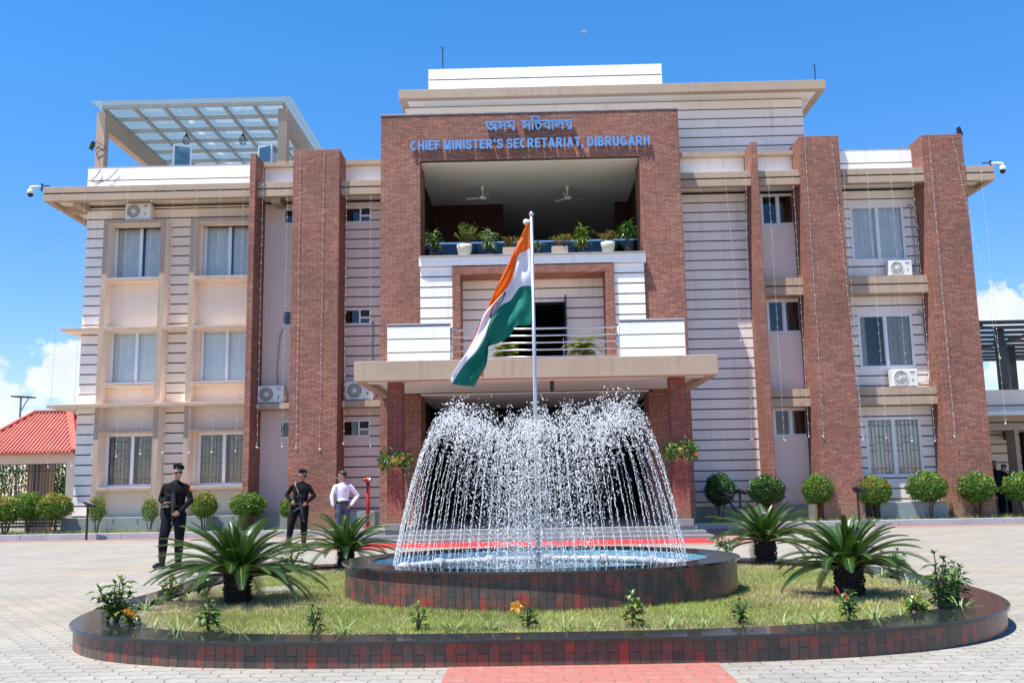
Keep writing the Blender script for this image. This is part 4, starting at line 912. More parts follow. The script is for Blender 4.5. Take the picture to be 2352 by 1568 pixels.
# ================================================================== PLANTS
def cycad(name, seed, loc, R, nf, label, droop=1.0, sz=1.0, dry=0):
    g = random.Random(seed); root = thing(name, label, 'cycad', loc, 'cycads on the planter lawn'); base = Vector(loc)
    tr_ = MB(); H = .30 * sz; prof = [(.12 * sz, -.02), (.135 * sz, .04), (.125 * sz, H * .4), (.14 * sz, H * .75), (.10 * sz, H * .95), (.05 * sz, H + .04)]
    tr_.lathe(prof, 14, base)
    for i in range(230):
        a = g.uniform(0, 2 * pi); z = g.uniform(0, H); d = Vector((cos(a), sin(a), g.uniform(.2, .9))).normalized(); tr_.bar(base + Vector((cos(a), sin(a), 0)) * .13 * sz + Vector((0, 0, z)), base + Vector((cos(a) * (.14 + .035 * g.random()) * sz, sin(a) * (.14 + .035 * g.random()) * sz, z + g.uniform(-.03, .07))), .022, .012)
    tr_.build('trunk', M['bark'], root)
    cr_ = MB(); top = base + Vector((0, 0, H))
    for i in range(nf):
        q = i / (nf - 1); a = i * 2.39996 + g.uniform(-.2, .2)
        el = radians(84 - 84 * q ** .85 + g.uniform(-6, 6)); ln = R * (.82 + .25 * g.random()) * (.74 + .36 * min(1, q * 2)); dr = radians((44 + 26 * q) * droop * g.uniform(.8, 1.2))
        K = 48; p = top + Vector((cos(a), sin(a), 0)) * .04; rib = []
        if sin(a) < -.35: el = max(el, radians(25)); dr *= .85
        tw = g.uniform(-.35, .35)
        for k in range(K + 1):
            s = k / K; e_ = el - dr * s ** 1.35; aa = a + tw * s * s; rib.append((p.copy(), Vector((cos(aa) * cos(e_), sin(aa) * cos(e_), sin(e_))))); p = p + rib[-1][1] * (ln / K)
        isdry = 2 if g.random() < dry else 0
        for k in range(0, K, 4): cr_.bar(rib[k][0], rib[min(k + 4, K)][0], .011 * (1.1 - k / K), .008, 1)
        for k in range(3, K + 1):
            for h in (0, .5):
                if k + h > K: continue
                k2 = min(k + 1, K); pp_ = rib[k][0].lerp(rib[k2][0], h); d = rib[k][1]; s = (k + h) / K
                sd = d.cross(Vector((0, 0, 1))); sd = sd.normalized() if sd.length > .05 else Vector((sin(a), -cos(a), 0)); up = sd.cross(d).normalized()
                l_ = ln * .145 * (sin(pi * min(1, .14 + s * .84)) ** .55) * g.uniform(.88, 1.08); wd = .0062
                for sg_ in (1, -1):
                    v = (sd * sg_ * .80 + d * (.42 + .5 * s) + up * .34).normalized(); t1 = pp_ + v * l_ * .5; t2 = pp_ + v * l_ - up * l_ * .10
                    n_ = d * wd * .5
                    cr_.add([pp_ - n_, pp_ + n_, t1 + n_ * 1.1, t1 - n_ * 1.1, t2], [(0, 1, 2, 3), (3, 2, 4)], isdry if isdry else 0)
    cr_.build('crown', [M['frond'], M['frond_pale'], M['frond_dry']], root)
    bd = MB()
    for i in range(26):
        a = g.uniform(0, 2 * pi); bd.leaf(top + Vector((cos(a) * .04, sin(a) * .04, -.03)), Vector((cos(a) * .35, sin(a) * .35, 1)), Vector((0, 0, 1)), .13 * sz, .02)
    bd.build('bud_scales', M['frond_dry'], root)
    return root
cycad('cycad', 3, PALMS[0], .90, 78, 'biggest dark cycad in front left of the basin, before the walking guard', 1.0, .92)
cycad('cycad', 5, PALMS[1], .74, 66, 'wide cycad on the right lawn with a stout dark trunk and round shadow', .95, .95)
cycad('cycad', 8, PALMS[2], .84, 50, 'cycad with drooping yellowed fronds close to the left end of the basin', 1.05, .8, .10)
cycad('cycad', 12, PALMS[3], .83, 56, 'cycad behind the right lawn with an orange heart, nearest the steps', .9, 1.0)

def bush(name, loc, h, spread, label, cat, seed, mats, nstem=5, leafln=.075, per=11, flowers=(), group=None, up=.75, bare=.25):
    g = random.Random(seed); root = thing(name, label, cat, loc, group); base = Vector(loc); st = MB(); lv = MB(); tips = []
    for i in range(nstem):
        a = g.uniform(0, 2 * pi); q = g.uniform(.3, 1) if i else .1; hh = h * (g.uniform(.6, .95) if i else 1); pts = []
        for k in range(7):
            s = k / 6; pts.append(base + Vector((cos(a) * spread * q * s ** 1.2 + g.uniform(-.01, .01), sin(a) * spread * q * s ** 1.2 + g.uniform(-.01, .01), hh * s)))
        st.tube(pts, [.006 * (1.3 - s / 7) + .0015 for s in range(7)], 5); tips.append(pts[-1])
        for k in range(per):
            s = bare + (1 - bare) * (k + .5) / per; f = s * 6; j = min(int(f), 5); p = pts[j].lerp(pts[j + 1], f - j); b = k * 2.4 + g.uniform(-.4, .4)
            d = Vector((cos(b), sin(b), g.uniform(-.25, up))).normalized(); pe = p + d * leafln * .45
            st.tube([p, pe], .0016, 4, caps=False); lv.leaf(pe, (d + Vector((0, 0, -.25))).normalized(), Vector((0, 0, 1)), leafln * g.uniform(.85, 1.35), leafln * g.uniform(.58, .78), g.choice(mats), .22)
        for k in range(3): b = g.uniform(0, 6.28); lv.leaf(pts[-1], Vector((cos(b) * .5, sin(b) * .5, .8)), Vector((0, 0, 1)), leafln * .8, leafln * .42, g.choice(mats))
    st.build('stem', M['twig'], root); lv.build('leaves', [M['leaf'], M['leaf_dark'], M['leaf_young'], M['leaf_orange']], root)
    for kind, off in flowers:
        p = base + Vector(off); fl_ = MB()
        if kind == 'bud':
            fl_.lathe([(.003, 0), (.011, .02), (.012, .04), (.007, .065), (.002, .08)], 8, p, ax=Matrix.Rotation(-.35, 3, 'Y')); fl_.build('flower', M['red_petal'], root, True)
        else:
            for k in range(5):
                b = k * 2 * pi / 5; d = Vector((cos(b), -.5, sin(b) * .9)); fl_.leaf(p, d, Vector((0, -1, 0)), .036 if kind == 'orange_petal' else .06, .02 if kind == 'orange_petal' else .055, 0, -.2)
            fl_.tube([p, p + Vector((-.02, -.08, .01))], .004, 5, 1); fl_.build('flower', [M[kind], M['orange_petal']], root)
    return root
GZ = .155
HB = 'young hibiscus plants along the planter edge'
def B(px, py, h, spread, label, seed, **k): return bush('hibiscus_plant', on(px, py, GZ), h, spread, label, 'plant', seed, k.pop('mats', [0, 0, 1, 2]), group=HB, **k)
B(268, 1438, .40, .17, 'tall leafy hibiscus in the left front corner of the planter', 31, nstem=9, per=14, leafln=.085)
B(305, 1447, .19, .07, 'low dark plant with orange blooms beside the tall hibiscus in the left corner', 32, nstem=5, leafln=.05, mats=[1, 1, 0], flowers=[('orange_petal', (-.03, -.05, .17)), ('orange_petal', (.02, -.05, .14))])
B(478, 1454, .24, .05, 'dark hibiscus in front of the biggest cycad trunk', 33, nstem=4, per=12, mats=[0, 1, 1])
B(719, 1453, .20, .07, 'small hibiscus between the biggest cycad and the basin', 34, nstem=4, per=9, leafln=.06, mats=[0, 1])
B(961, 1449, .21, .06, 'thin hibiscus in front of the left part of the tiled basin', 35, nstem=3, per=8, leafln=.065, mats=[0, 1])
B(1212, 1445, .18, .07, 'hibiscus with one open yellow flower in front of the basin', 36, nstem=4, per=8, leafln=.065, mats=[0, 0, 1], flowers=[('yellow_petal', (-.09, -.04, .19))])
B(1456, 1440, .26, .06, 'upright glossy hibiscus in front of the right part of the tiled basin', 37, nstem=4, per=12, leafln=.07, mats=[0, 0, 2])
B(1700, 1436, .20, .08, 'bushy low hibiscus just right of the basin', 38, nstem=5, per=11, leafln=.05, mats=[1, 0])
B(1951, 1429, .24, .06, 'hibiscus with a closed red bud in front of the wide right cycad', 39, nstem=5, per=11, leafln=.06, mats=[0, 1], flowers=[('bud', (-.07, -.02, .22)), ('bud', (.005, 0, .17))])
B(2116, 1414, .16, .12, 'broad low hibiscus clump on the bare soil near the right corner', 40, nstem=7, per=9, leafln=.07, mats=[0, 0, 2])
B(2160, 1408, .50, .12, 'tallest hibiscus at the right corner with a long bare top shoot', 41, nstem=7, per=12, leafln=.085, mats=[0, 0, 1], bare=.15)
B(2178, 1392, .30, .14, 'dense hibiscus just behind the tallest one at the right corner', 42, nstem=7, per=11, leafln=.08, mats=[0, 1])
B(2200, 1378, .34, .10, 'dark hibiscus leaning over the right end of the coping', 47, nstem=5, per=10, leafln=.08, mats=[1, 0])
B(2062, 1313, .26, .12, 'hibiscus behind the right cycad beside the rear coping', 43, nstem=5, per=9, leafln=.09, mats=[0, 1])
B(391, 1378, .26, .10, 'light green hibiscus on the left rear edge of the planter', 44, nstem=5, per=8, leafln=.08, mats=[0, 2])
B(455, 1364, .22, .12, 'dark hibiscus under the left fronds of the biggest cycad', 45, nstem=5, per=9, leafln=.08, mats=[1, 0])
B(668, 1310, .42, .20, 'leafy hibiscus between the two left cycads', 46, nstem=6, per=10, leafln=.09, mats=[0, 2])
B(1668, 1266, .24, .16, 'small shrub by the steps behind the right rim of the basin', 48, nstem=6, per=10, leafln=.09, mats=[0, 1])
def tuft(seed):
    g = random.Random(seed); mb = MB()
    for i in range(30):
        a = g.uniform(0, 2 * pi); ln = g.uniform(.12, .24); el = g.uniform(.3, 1.2); p = Vector((cos(a) * .01, sin(a) * .01, -.02)); w_ = .006; k0 = len(mb.v)
        sd = Vector((-sin(a), cos(a), 0))
        for k in range(6):
            s = k / 5; e_ = el - 1.9 * s ** 1.5 * (1.2 - el * .45); ww = w_ * (1 - s ** 2.5) + .0006; mb.v += [p - sd * ww, p + sd * ww]; p = p + Vector((cos(a) * cos(e_), sin(a) * cos(e_), sin(e_))) * ln / 5
        for k in range(5): mb.f.append([k0 + 2 * k, k0 + 2 * k + 1, k0 + 2 * k + 3, k0 + 2 * k + 2]); mb.mi.append(0)
    return mb
TU = [tuft(i) for i in range(4)]
tm = [None] * 4
for i, (px, py, lab) in enumerate((
    (350, 1452, 'just right of the low plant with orange blooms'), (408, 1458, 'left of the dark hibiscus before the biggest cycad'), (548, 1458, 'in front of the biggest cycad trunk'),
    (640, 1458, 'left of the small hibiscus between the big cycad and basin'), (790, 1457, 'right of the small hibiscus between the big cycad and basin'), (879, 1453, 'left of the thin hibiscus before the basin'),
    (1038, 1449, 'right of the thin hibiscus before the basin'), (1122, 1447, 'left of the hibiscus with the yellow flower'), (1296, 1445, 'right of the hibiscus with the yellow flower'),
    (1371, 1444, 'left of the upright glossy hibiscus'), (1540, 1441, 'right of the upright glossy hibiscus'), (1620, 1440, 'left of the bushy low hibiscus by the basin'),
    (1798, 1433, 'right of the bushy low hibiscus by the basin'), (1877, 1432, 'left of the hibiscus with the red bud'), (2010, 1426, 'right of the hibiscus with the red bud'), (2070, 1416, 'left of the broad low hibiscus clump'),
    (2205, 1402, 'on the coping side of the tallest right hibiscus'), (2026, 1325, 'behind the wide right cycad'), (2085, 1343, 'on the bare soil right of the wide cycad'), (2104, 1351, 'beside the dense hibiscus at the right corner'),
    (258, 1425, 'behind the tall hibiscus of the left corner'), (297, 1428, 'at the foot of the tall hibiscus of the left corner'), (335, 1400, 'on the left rear coping, nearest the corner'), (365, 1385, 'beside the light green hibiscus on the left rear edge'), (430, 1372, 'below the left fronds of the biggest cycad'))):
    p = on(px, py, GZ)
    o = TU[i % 4].build('spider_plant', M['variegated']); o.location = p; o.rotation_euler.z = i * 1.7; k = rnd.uniform(.85, 1.25); o.scale = (k, k, k * rnd.uniform(.8, 1.1))
    tag(o, 'striped spider plant tuft ' + lab, 'spider plant', 'spider plant tufts along the planter edge')
# ================================================================== PEOPLE
def fuse(mb, voxel, smooth=4):
    """melt overlapping shapes into one continuous skin"""
    me = bpy.data.meshes.new('tmp'); me.from_pydata(mb.v, [], mb.f); o = bpy.data.objects.new('tmp', me); sc.collection.objects.link(o)
    r = o.modifiers.new('r', 'REMESH'); r.mode = 'VOXEL'; r.voxel_size = voxel; s = o.modifiers.new('s', 'SMOOTH'); s.factor = .5; s.iterations = smooth
    dg = bpy.context.evaluated_depsgraph_get(); dg.update(); m2 = bpy.data.meshes.new_from_object(o.evaluated_get(dg)); bpy.data.objects.remove(o); return m2
def segd(p, a, b):
    ab = b - a; t = max(0, min(1, (p - a).dot(ab) / max(ab.dot(ab), 1e-9))); return (p - a - ab * t).length
def hand(mb, wrist, d, palm, curl, tdir, s=1.0):
    """palm, four bent fingers of different lengths and a thumb off the side of the palm"""
    d = d.normalized(); n = (palm - d * palm.dot(d)).normalized(); sd = d.cross(n).normalized() * tdir
    mb.tube([wrist, wrist + d * .03 * s, wrist + d * .085 * s], [.024 * s, .033 * s, .036 * s], 10, flat=.55)
    for i, (off, ln) in enumerate(((.028, .066), (.010, .075), (-.009, .070), (-.026, .055))):
        p = wrist + d * .080 * s + sd * off * s; pts = [p - d * .02]; dd = d.copy()
        for k in range(3): pts.append(p); dd = (Matrix.Rotation(curl, 3, d.cross(n)) @ dd).normalized(); p = p + dd * ln * s * (.45, .32, .23)[k]
        pts.append(p); mb.tube(pts, [.0105 * s, .0105 * s, .010 * s, .009 * s, .008 * s], 7)
    p = wrist + d * .025 * s + sd * .03 * s; q = (d * .6 + sd * .75 + n * .45).normalized(); mb.tube([p - q * .01, p + q * .035 * s, p + (q * .4 + d * .6).normalized() * .065 * s + q * .01], [.012 * s, .011 * s, .009 * s], 7)
def head(mb, c, f, up=Vector((0, 0, 1)), s=1.0):
    """skull, jaw, nose, brow, lips, ears; f is where the face looks"""
    f = f.normalized(); r = f.cross(up).normalized(); u = r.cross(f).normalized(); R = Matrix((r, -f, u)).transposed()
    P = lambda x, y, z: c + (r * x + f * y + u * z) * s
    mb.ell(P(0, -.015, .03), (.076 * s, .094 * s, .095 * s), 16, 12, R=R)
    mb.ell(P(0, .022, -.045), (.060 * s, .068 * s, .078 * s), 14, 10, R=R); mb.ell(P(0, .062, -.098), (.026 * s, .024 * s, .022 * s), 10, 8, R=R)
    mb.ell(P(0, .062, .022), (.058 * s, .026 * s, .016 * s), 10, 6, R=R)
    mb.tube([P(0, .078, .025), P(0, .098, -.018), P(0, .106, -.034), P(0, .085, -.042)], [.009 * s, .012 * s, .016 * s, .012 * s], 8)
    for x in (-.040, .040): mb.ell(P(x, .052, -.018), (.024 * s, .026 * s, .022 * s), 8, 6, R=R)
    mb.ell(P(0, .080, -.066), (.025 * s, .013 * s, .006 * s), 8, 6, R=R); mb.ell(P(0, .079, -.077), (.022 * s, .013 * s, .007 * s), 8, 6, R=R)
    for x in (-.078, .078): mb.ell(P(x, -.012, -.005), (.010 * s, .022 * s, .034 * s), 8, 6, R=R)
    return P, R
def person(label, loc, rz, J, cloth, skin, s=1.0, fr=None):
    """J: joints in local metres; one continuous body, coloured by the nearest limb"""
    root = thing('person', label, 'person', loc, None, rz)
    V = {k: Vector(v) for k, v in J.items() if isinstance(v, tuple)}
    mb = MB(); segs = []
    pe, ch, nk, hd = V['pelvis'], V['chest'], V['neck'], V['head']; sh = (V['shr'] - V['shl']); sx = Vector((sh.x, sh.y, 0)).normalized(); fw = Vector((sx.y, -sx.x, 0))
    if fw.y > 0 and J.get('back') is None and abs(sx.x) > .3: fw = -fw
    def ring(c, a, b, n=18): return [c + sx * a * cos(2 * pi * i / n) + fw * b * sin(2 * pi * i / n) for i in range(n)]
    lv = [(pe + Vector((0, 0, -.10)), .150, .105), (pe + Vector((0, 0, -.02)), .170, .118), (pe + Vector((0, 0, .08)), .160, .110), (pe.lerp(ch, .45), .150, .102), (pe.lerp(ch, .75), .172, .116), (ch, .188, .122), (ch.lerp(nk, .35), .188, .110), (ch.lerp(nk, .60), .165, .090), (ch.lerp(nk, .80), .11, .075), (nk + Vector((0, 0, -.01)), .066, .062)]
    b = len(mb.v); n = 18
    for c, a_, b_ in lv: mb.v += ring(c, a_ * cloth.get('fat', 1), b_ * cloth.get('fat', 1))
    for i in range(len(lv) - 1):
        for j in range(n): mb.f.append([b + i * n + j, b + i * n + (j + 1) % n, b + (i + 1) * n + (j + 1) % n, b + (i + 1) * n + j]); mb.mi.append(0)
    mb.f.append([b + j for j in range(n)][::-1]); mb.mi.append(0); mb.f.append([b + (len(lv) - 1) * n + j for j in range(n)]); mb.mi.append(0)
    T = cloth['top']; B_ = cloth['bottom']; F = cloth['foot']; S = 0
    segs.append((pe.lerp(ch, .25), ch, .15, T)); segs.append((ch, nk + Vector((0, 0, -.075)), .10, T)); segs.append((pe + Vector((0, 0, -.1)), pe + Vector((0, 0, .06)), .15, B_))
    mb.tube([nk + Vector((0, 0, -.06)), nk, hd + Vector((0, 0, -.06))], [.066, .056, .055], 12); segs.append((nk + Vector((0, 0, -.02)), hd, .058, S))
    face = Vector(J['ff']); P, R = head(mb, hd, face, s=1.0); segs.append((hd, hd + Vector((0, 0, .05)), .09, S))
    for q in 'lr':
        sh_, el, wr, hn = V['sh' + q], V['el' + q], V['wr' + q], V['ha' + q]
        mb.ell(sh_ + Vector((0, 0, -.012)) - (sh_ - ch) * .06, (.060, .058, .056), 12, 8)
        mb.tube([sh_, sh_.lerp(el, .35), el], [.055, .056, .048], 12); mb.tube([el, el.lerp(wr, .35), wr], [.050, .050, .038], 12); mb.ell(el, (.05, .05, .05), 10, 7)
        segs += [(sh_, el, .055, T), (el, wr, .042, T), (wr + (hn - wr) * .12, hn + (hn - wr).normalized() * .09, .035, S)]
        if not J.get('pocket' + q): hand(mb, wr, hn - wr, Vector(J.get('palm' + q, (0, -1, 0))), J.get('curl', .5), 1 if q == 'l' else -1)
        else: mb.tube([wr, hn], [.034, .038], 10, flat=.6)
        hp, kn, an, to = V['hp' + q], V['kn' + q], V['an' + q], V['to' + q]
        mb.tube([hp, hp.lerp(kn, .4), kn], [.094 * cloth.get('leg', 1), .088 * cloth.get('leg', 1), .066 * cloth.get('leg', 1)], 14); mb.tube([kn, kn.lerp(an, .35), an], [.066 * cloth.get('leg', 1), .066 * cloth.get('leg', 1), .050 * cloth.get('leg', 1)], 14)
        mb.ell(hp, (.10, .10, .10), 12, 8)
        d = (to - an); d.z = 0; d.normalize(); he = an - d * .055 + Vector((0, 0, -.07)); 
        mb.tube([an + Vector((0, 0, .06)), an + Vector((0, 0, -.03))], [.052, .055], 12)
        mb.tube([he + Vector((0, 0, .0)), he.lerp(to, .5) + Vector((0, 0, .012)), to + Vector((0, 0, -.002)), to + d * .03], [.042, .046, .044, .028], 12, flat=.85)
        segs += [(hp, kn, .085, B_), (kn, an + Vector((0, 0, cloth.get('boot', .1))), .06, B_), (an + Vector((0, 0, cloth.get('boot', .1) - .06)), he, .055, F), (he, to, .045, F)]
    me = fuse(mb, .0095, 5)
    for m in (skin, *cloth['mats']): me.materials.append(m)
    for f in me.polygons:
        c = f.center; best = min(segs, key=lambda g: segd(c, g[0], g[1]) - g[2]); f.material_index = best[3]
        f.use_smooth = True
    me.name = 'body'; o = bpy.data.objects.new('body', me); sc.collection.objects.link(o); o.parent = root
    return root, P, R, V, sx, fw
def local(mb, name, mats, root, smooth=True):
    o = mb.build(name, mats, None, smooth); o.parent = root; return o
def shades(P, R, root):
    g = MB()
    for x in (-.034, .034): g.ell(P(x, .083, .010), (.030, .014, .018), 12, 8, R=R)
    g.tube([P(-.066, .06, .018), P(-.03, .094, .02), P(.03, .094, .02), P(.066, .06, .018)], .006, 6)
    for x in (-1, 1): g.tube([P(x * .062, .065, .018), P(x * .080, -.01, .016)], .005, 6)
    local(g, 'sunglasses', M['lens'], root)
def beret(P, R, root):
    g = MB(); g.ell(P(-.018, -.025, .110), (.102, .108, .056), 18, 10, R=R @ Matrix.Rotation(-.30, 3, 'Y') @ Matrix.Rotation(-.10, 3, 'X')); g.ell(P(0, -.018, .086), (.083, .100, .026), 18, 8, R=R @ Matrix.Rotation(-.12, 3, 'X'))
    o = local(g, 'beret', M['black_cloth'], root); b = MB(); b.ell(P(.035, .080, .088), (.010, .008, .013), 8, 6, R=R); bo = local(b, 'beret_badge', M['steel'], root); bo.parent = o
def hair(P, R, root, back=True):
    g = MB(); g.ell(P(0, -.030, .045), (.083, .094, .094), 16, 10, R=R); g.ell(P(0, .030, .095), (.066, .058, .036), 12, 8, R=R)
    m = fuse(g, .008, 2); m.materials.append(M['hair']); 
    for f in m.polygons: f.use_smooth = True
    m.name = 'hair'; o = bpy.data.objects.new('hair', m); sc.collection.objects.link(o); o.parent = root
def vest(root, V, sx, fw):
    pe, ch, nk = V['pelvis'], V['chest'], V['neck']; g = MB(); n = 20
    lv = [(pe + Vector((0, 0, .10)), .178, .130), (pe.lerp(ch, .5), .172, .128), (pe.lerp(ch, .8), .192, .142), (ch + Vector((0, 0, .02)), .200, .148), (ch.lerp(nk, .45), .150, .130)]
    for c, a_, b_ in lv: g.v += [c + sx * a_ * cos(2 * pi * i / n) + fw * b_ * sin(2 * pi * i / n) for i in range(n)]
    for i in range(len(lv) - 1):
        for j in range(n): g.f.append([i * n + j, i * n + (j + 1) % n, (i + 1) * n + (j + 1) % n, (i + 1) * n + j]); g.mi.append(0)
    Rm = Matrix((sx, -fw, Vector((0, 0, 1)))).transposed(); mid = pe.lerp(ch, .55)
    o = local(g, 'vest', M['vest_cloth'], root)
    for dx in (-.10, 0, .10):
        p = MB().obox(mid + sx * dx + fw * .142 * (1 - abs(dx) * .7), .085, .045, .12, Rm); q = local(p, 'pouch', M['vest_cloth'], root, False); q.parent = o; bv = q.modifiers.new('b', 'BEVEL'); bv.width = .008
    for dx in (-.075, .075):
        p = MB().obox(ch + sx * dx + fw * .142 + Vector((0, 0, .02)), .10, .03, .09, Rm); q = local(p, 'pouch', M['vest_cloth'], root, False); q.parent = o; bv = q.modifiers.new('b', 'BEVEL'); bv.width = .008
    c_ = MB(); c_.tube([nk + fw * .10 + Vector((0, 0, -.10)), nk + sx * .072 + fw * .03 + Vector((0, 0, -.045)), nk - fw * .06 + Vector((0, 0, -.01)), nk - sx * .072 + fw * .03 + Vector((0, 0, -.045)), nk + fw * .10 + Vector((0, 0, -.10))], .013, 6); local(c_, 'collar', M['black_cloth'], root)
    for q in 'lr':
        s_ = V['sh' + q]; e = MB().obox(s_ + Vector((0, 0, .045)) - sx * (.015 if q == 'r' else -.015), .05, .05, .012, Rm); local(e, 'epaulette', M['red_petal'], root, False)
    b = MB(); r0 = [pe + Vector((0, 0, .085)) + sx * .170 * cos(2 * pi * i / 20) + fw * .120 * sin(2 * pi * i / 20) for i in range(21)]; b.tube(r0, .02, 6, caps=False); local(b, 'belt', M['boot'], root)
def rifle(label, loc, rz, a, b, side, strap=None):
    """a: shoulder-stock end, b: muzzle end, in the holder's local metres"""
    root = thing('rifle', label, 'rifle', loc, None, rz); a, b = Vector(a), Vector(b); d = (b - a).normalized(); L_ = (b - a).length; s = Vector(side); s = (s - d * s.dot(d)).normalized(); w_ = d.cross(s)
    R = Matrix((w_, d, s)).transposed(); P = lambda t, o=0: a + d * L_ * t + s * o
    g = MB().obox(P(.42), .042, L_ * .34, .065, R); g.obox(P(.66), .036, L_ * .18, .046, R); local(g, 'receiver', M['black'], root, False)
    local(MB().tube([P(.6), P(1)], .011, 10).tube([P(.93), P(1.0)], .016, 10), 'barrel', M['black_steel'], root)
    st = MB().obox(P(.02), .036, .03, .14, R).bar(P(.02, .035), P(.26, .015), .016, .022).bar(P(.02, -.05), P(.26, -.012), .014, .016); local(st, 'stock', M['black'], root, False)
    mg = MB(); mg.tube([P(.46, -.03), P(.48, -.11), P(.53, -.20)], [.022, .022, .020], 8, flat=1.4); local(mg, 'magazine', M['black_steel'], root, False)
    local(MB().bar(P(.30, -.03), P(.26, -.13), .028, .036), 'pistol_grip', M['black'], root, False)
    local(MB().bar(P(.80, .02), P(.80, .065), .008, .012).bar(P(.36, .035), P(.56, .035), .018, .016), 'sights', M['black_steel'], root, False)
    if strap: local(MB().tube([Vector(p) for p in strap], .016, 6, flat=.3), 'sling', mat('grey_green_webbing', (.16, .17, .13), .8), root)
    return root
GUARD = dict(top=1, bottom=2, foot=3, mats=[M['black_cloth'], mat('black_trouser_cloth', (.007, .008, .013), .9, .3, 10, bump=.4, bscale=20, spec=.15), M['boot']], fat=1.06, leg=1.22, boot=.20)
g1 = on(397, 1304, 0)
J1 = dict(pelvis=(0, 0, 1.00), chest=(.0, 0, 1.34), neck=(.01, -.0, 1.53), head=(.035, -.02, 1.665), ff=(.55, -1, -.05), shl=(-.185, .0, 1.435), shr=(.19, .02, 1.43),
  ell=(-.275, .03, 1.20), wrl=(-.135, -.20, 1.145), hal=(-.06, -.235, 1.07), elr=(.285, -.01, 1.18), wrr=(.175, -.23, .98), har=(.10, -.27, .92), palml=(.6, .5, 0), palmr=(-.5, .3, .4), curl=.55,
  hpl=(-.095, 0, .96), knl=(-.13, -.15, .54), anl=(-.175, -.06, .14), tol=(-.255, -.20, .05), hpr=(.095, 0, .96), knr=(.09, .02, .52), anr=(.04, .14, .11), tor=(-.03, .0, .035))
r_, P, R, V, sx, fw = person('man in black uniform, beret and sunglasses with a rifle, walking across the pavers', g1, 0, J1, GUARD, M['skin'])
beret(P, R, r_); shades(P, R, r_); vest(r_, V, sx, fw)
pt = MB().ell((.282, -.03, 1.37), (.012, .035, .042), 10, 8); local(pt, 'shoulder_patch', M['yellow_petal'], r_)
ho = MB().obox((-.20, -.02, .96), .06, .12, .20, 0); local(ho, 'holster', M['black'], r_, False)
rifle('black rifle held muzzle down across the chest by the walking guard', g1, 0, (.045, -.215, 1.50), (.055, -.26, .74), (1, 0, 0), None)
g2 = on(688, 1254, 0)
J2 = dict(pelvis=(0, 0, .99), chest=(.02, 0, 1.34), neck=(.02, 0, 1.53), head=(.05, -.02, 1.66), ff=(1, -.6, -.22), shl=(-.18, 0, 1.43), shr=(.19, .0, 1.43),
  ell=(-.33, .0, 1.21), wrl=(-.17, -.19, 1.07), hal=(-.10, -.23, 1.00), elr=(.34, .0, 1.19), wrr=(.20, -.18, 1.03), har=(.145, -.25, .95), palml=(.6, .5, 0), palmr=(-.5, .5, .2), curl=.55,
  hpl=(-.10, 0, .95), knl=(-.20, -.04, .52), anl=(-.27, .0, .10), tol=(-.33, -.14, .04), hpr=(.10, 0, .95), knr=(.11, -.04, .52), anr=(.10, .0, .10), tor=(.15, -.15, .04))
r_, P, R, V, sx, fw = person('man in black uniform and beret with a slung rifle, standing by the brick pillar', g2, 0, J2, GUARD, M['skin_dark'])
beret(P, R, r_); shades(P, R, r_); vest(r_, V, sx, fw)
rifle('black rifle slung in front of the guard by the pillar', g2, 0, (.02, -.21, 1.20), (.16, -.26, .58), (1, 0, .3), [(-.12, -.02, 1.53), (-.10, -.13, 1.46), (-.03, -.165, 1.32), (.03, -.19, 1.16)])
g3 = on(786, 1252, 0)
MANC = dict(top=1, bottom=2, foot=3, mats=[M['shirt'], M['trouser'], M['boot']], fat=.98, leg=1.0, boot=.02)
J3 = dict(pelvis=(0, 0, .97), chest=(-.01, .02, 1.32), neck=(.0, .02, 1.50), head=(-.03, .0, 1.64), ff=(-1, -.25, -.06), shl=(-.155, -.09, 1.41), shr=(.15, .09, 1.41),
  ell=(-.235, -.14, 1.16), wrl=(-.20, -.17, .95), hal=(-.175, -.15, .88), elr=(.33, .20, 1.17), wrr=(.20, .02, .95), har=(.135, -.03, .90), pocketl=True, palmr=(-.3, 1, 0), curl=.8, back=None,
  hpl=(-.08, -.04, .93), knl=(-.10, -.08, .51), anl=(-.09, -.02, .09), tol=(-.22, -.12, .035), hpr=(.08, .04, .93), knr=(.09, .0, .51), anr=(.10, .06, .09), tor=(-.01, -.08, .035))
r_, P, R, V, sx, fw = person('man in white shirt and blue grey trousers, hand on hip, talking to the guard', g3, 0, J3, MANC, M['skin'])
hair(P, R, r_); shades(P, R, r_)
b = MB(); r0 = [V['pelvis'] + Vector((0, 0, .055)) + sx * .166 * cos(2 * pi * i / 20) + fw * .117 * sin(2 * pi * i / 20) for i in range(21)]; b.tube(r0, .019, 6, caps=False); local(b, 'belt', M['boot'], r_)
c_ = MB(); nk = V['neck']; c_.tube([nk + fw * .09 + Vector((0, 0, -.09)), nk + sx * .068 + fw * .02 + Vector((0, 0, -.035)), nk - fw * .06 + Vector((0, 0, .0)), nk - sx * .068 + fw * .02 + Vector((0, 0, -.035)), nk + fw * .09 + Vector((0, 0, -.09))], .013, 6); local(c_, 'collar', M['shirt'], r_)
c_ = MB(); c_.tube([nk + sx * .06 + fw * .075 + Vector((0, 0, -.05)), nk + fw * .135 + Vector((0, 0, -.22)), nk - sx * .06 + fw * .075 + Vector((0, 0, -.05))], .006, 5); local(c_, 'lanyard', M['black'], r_)
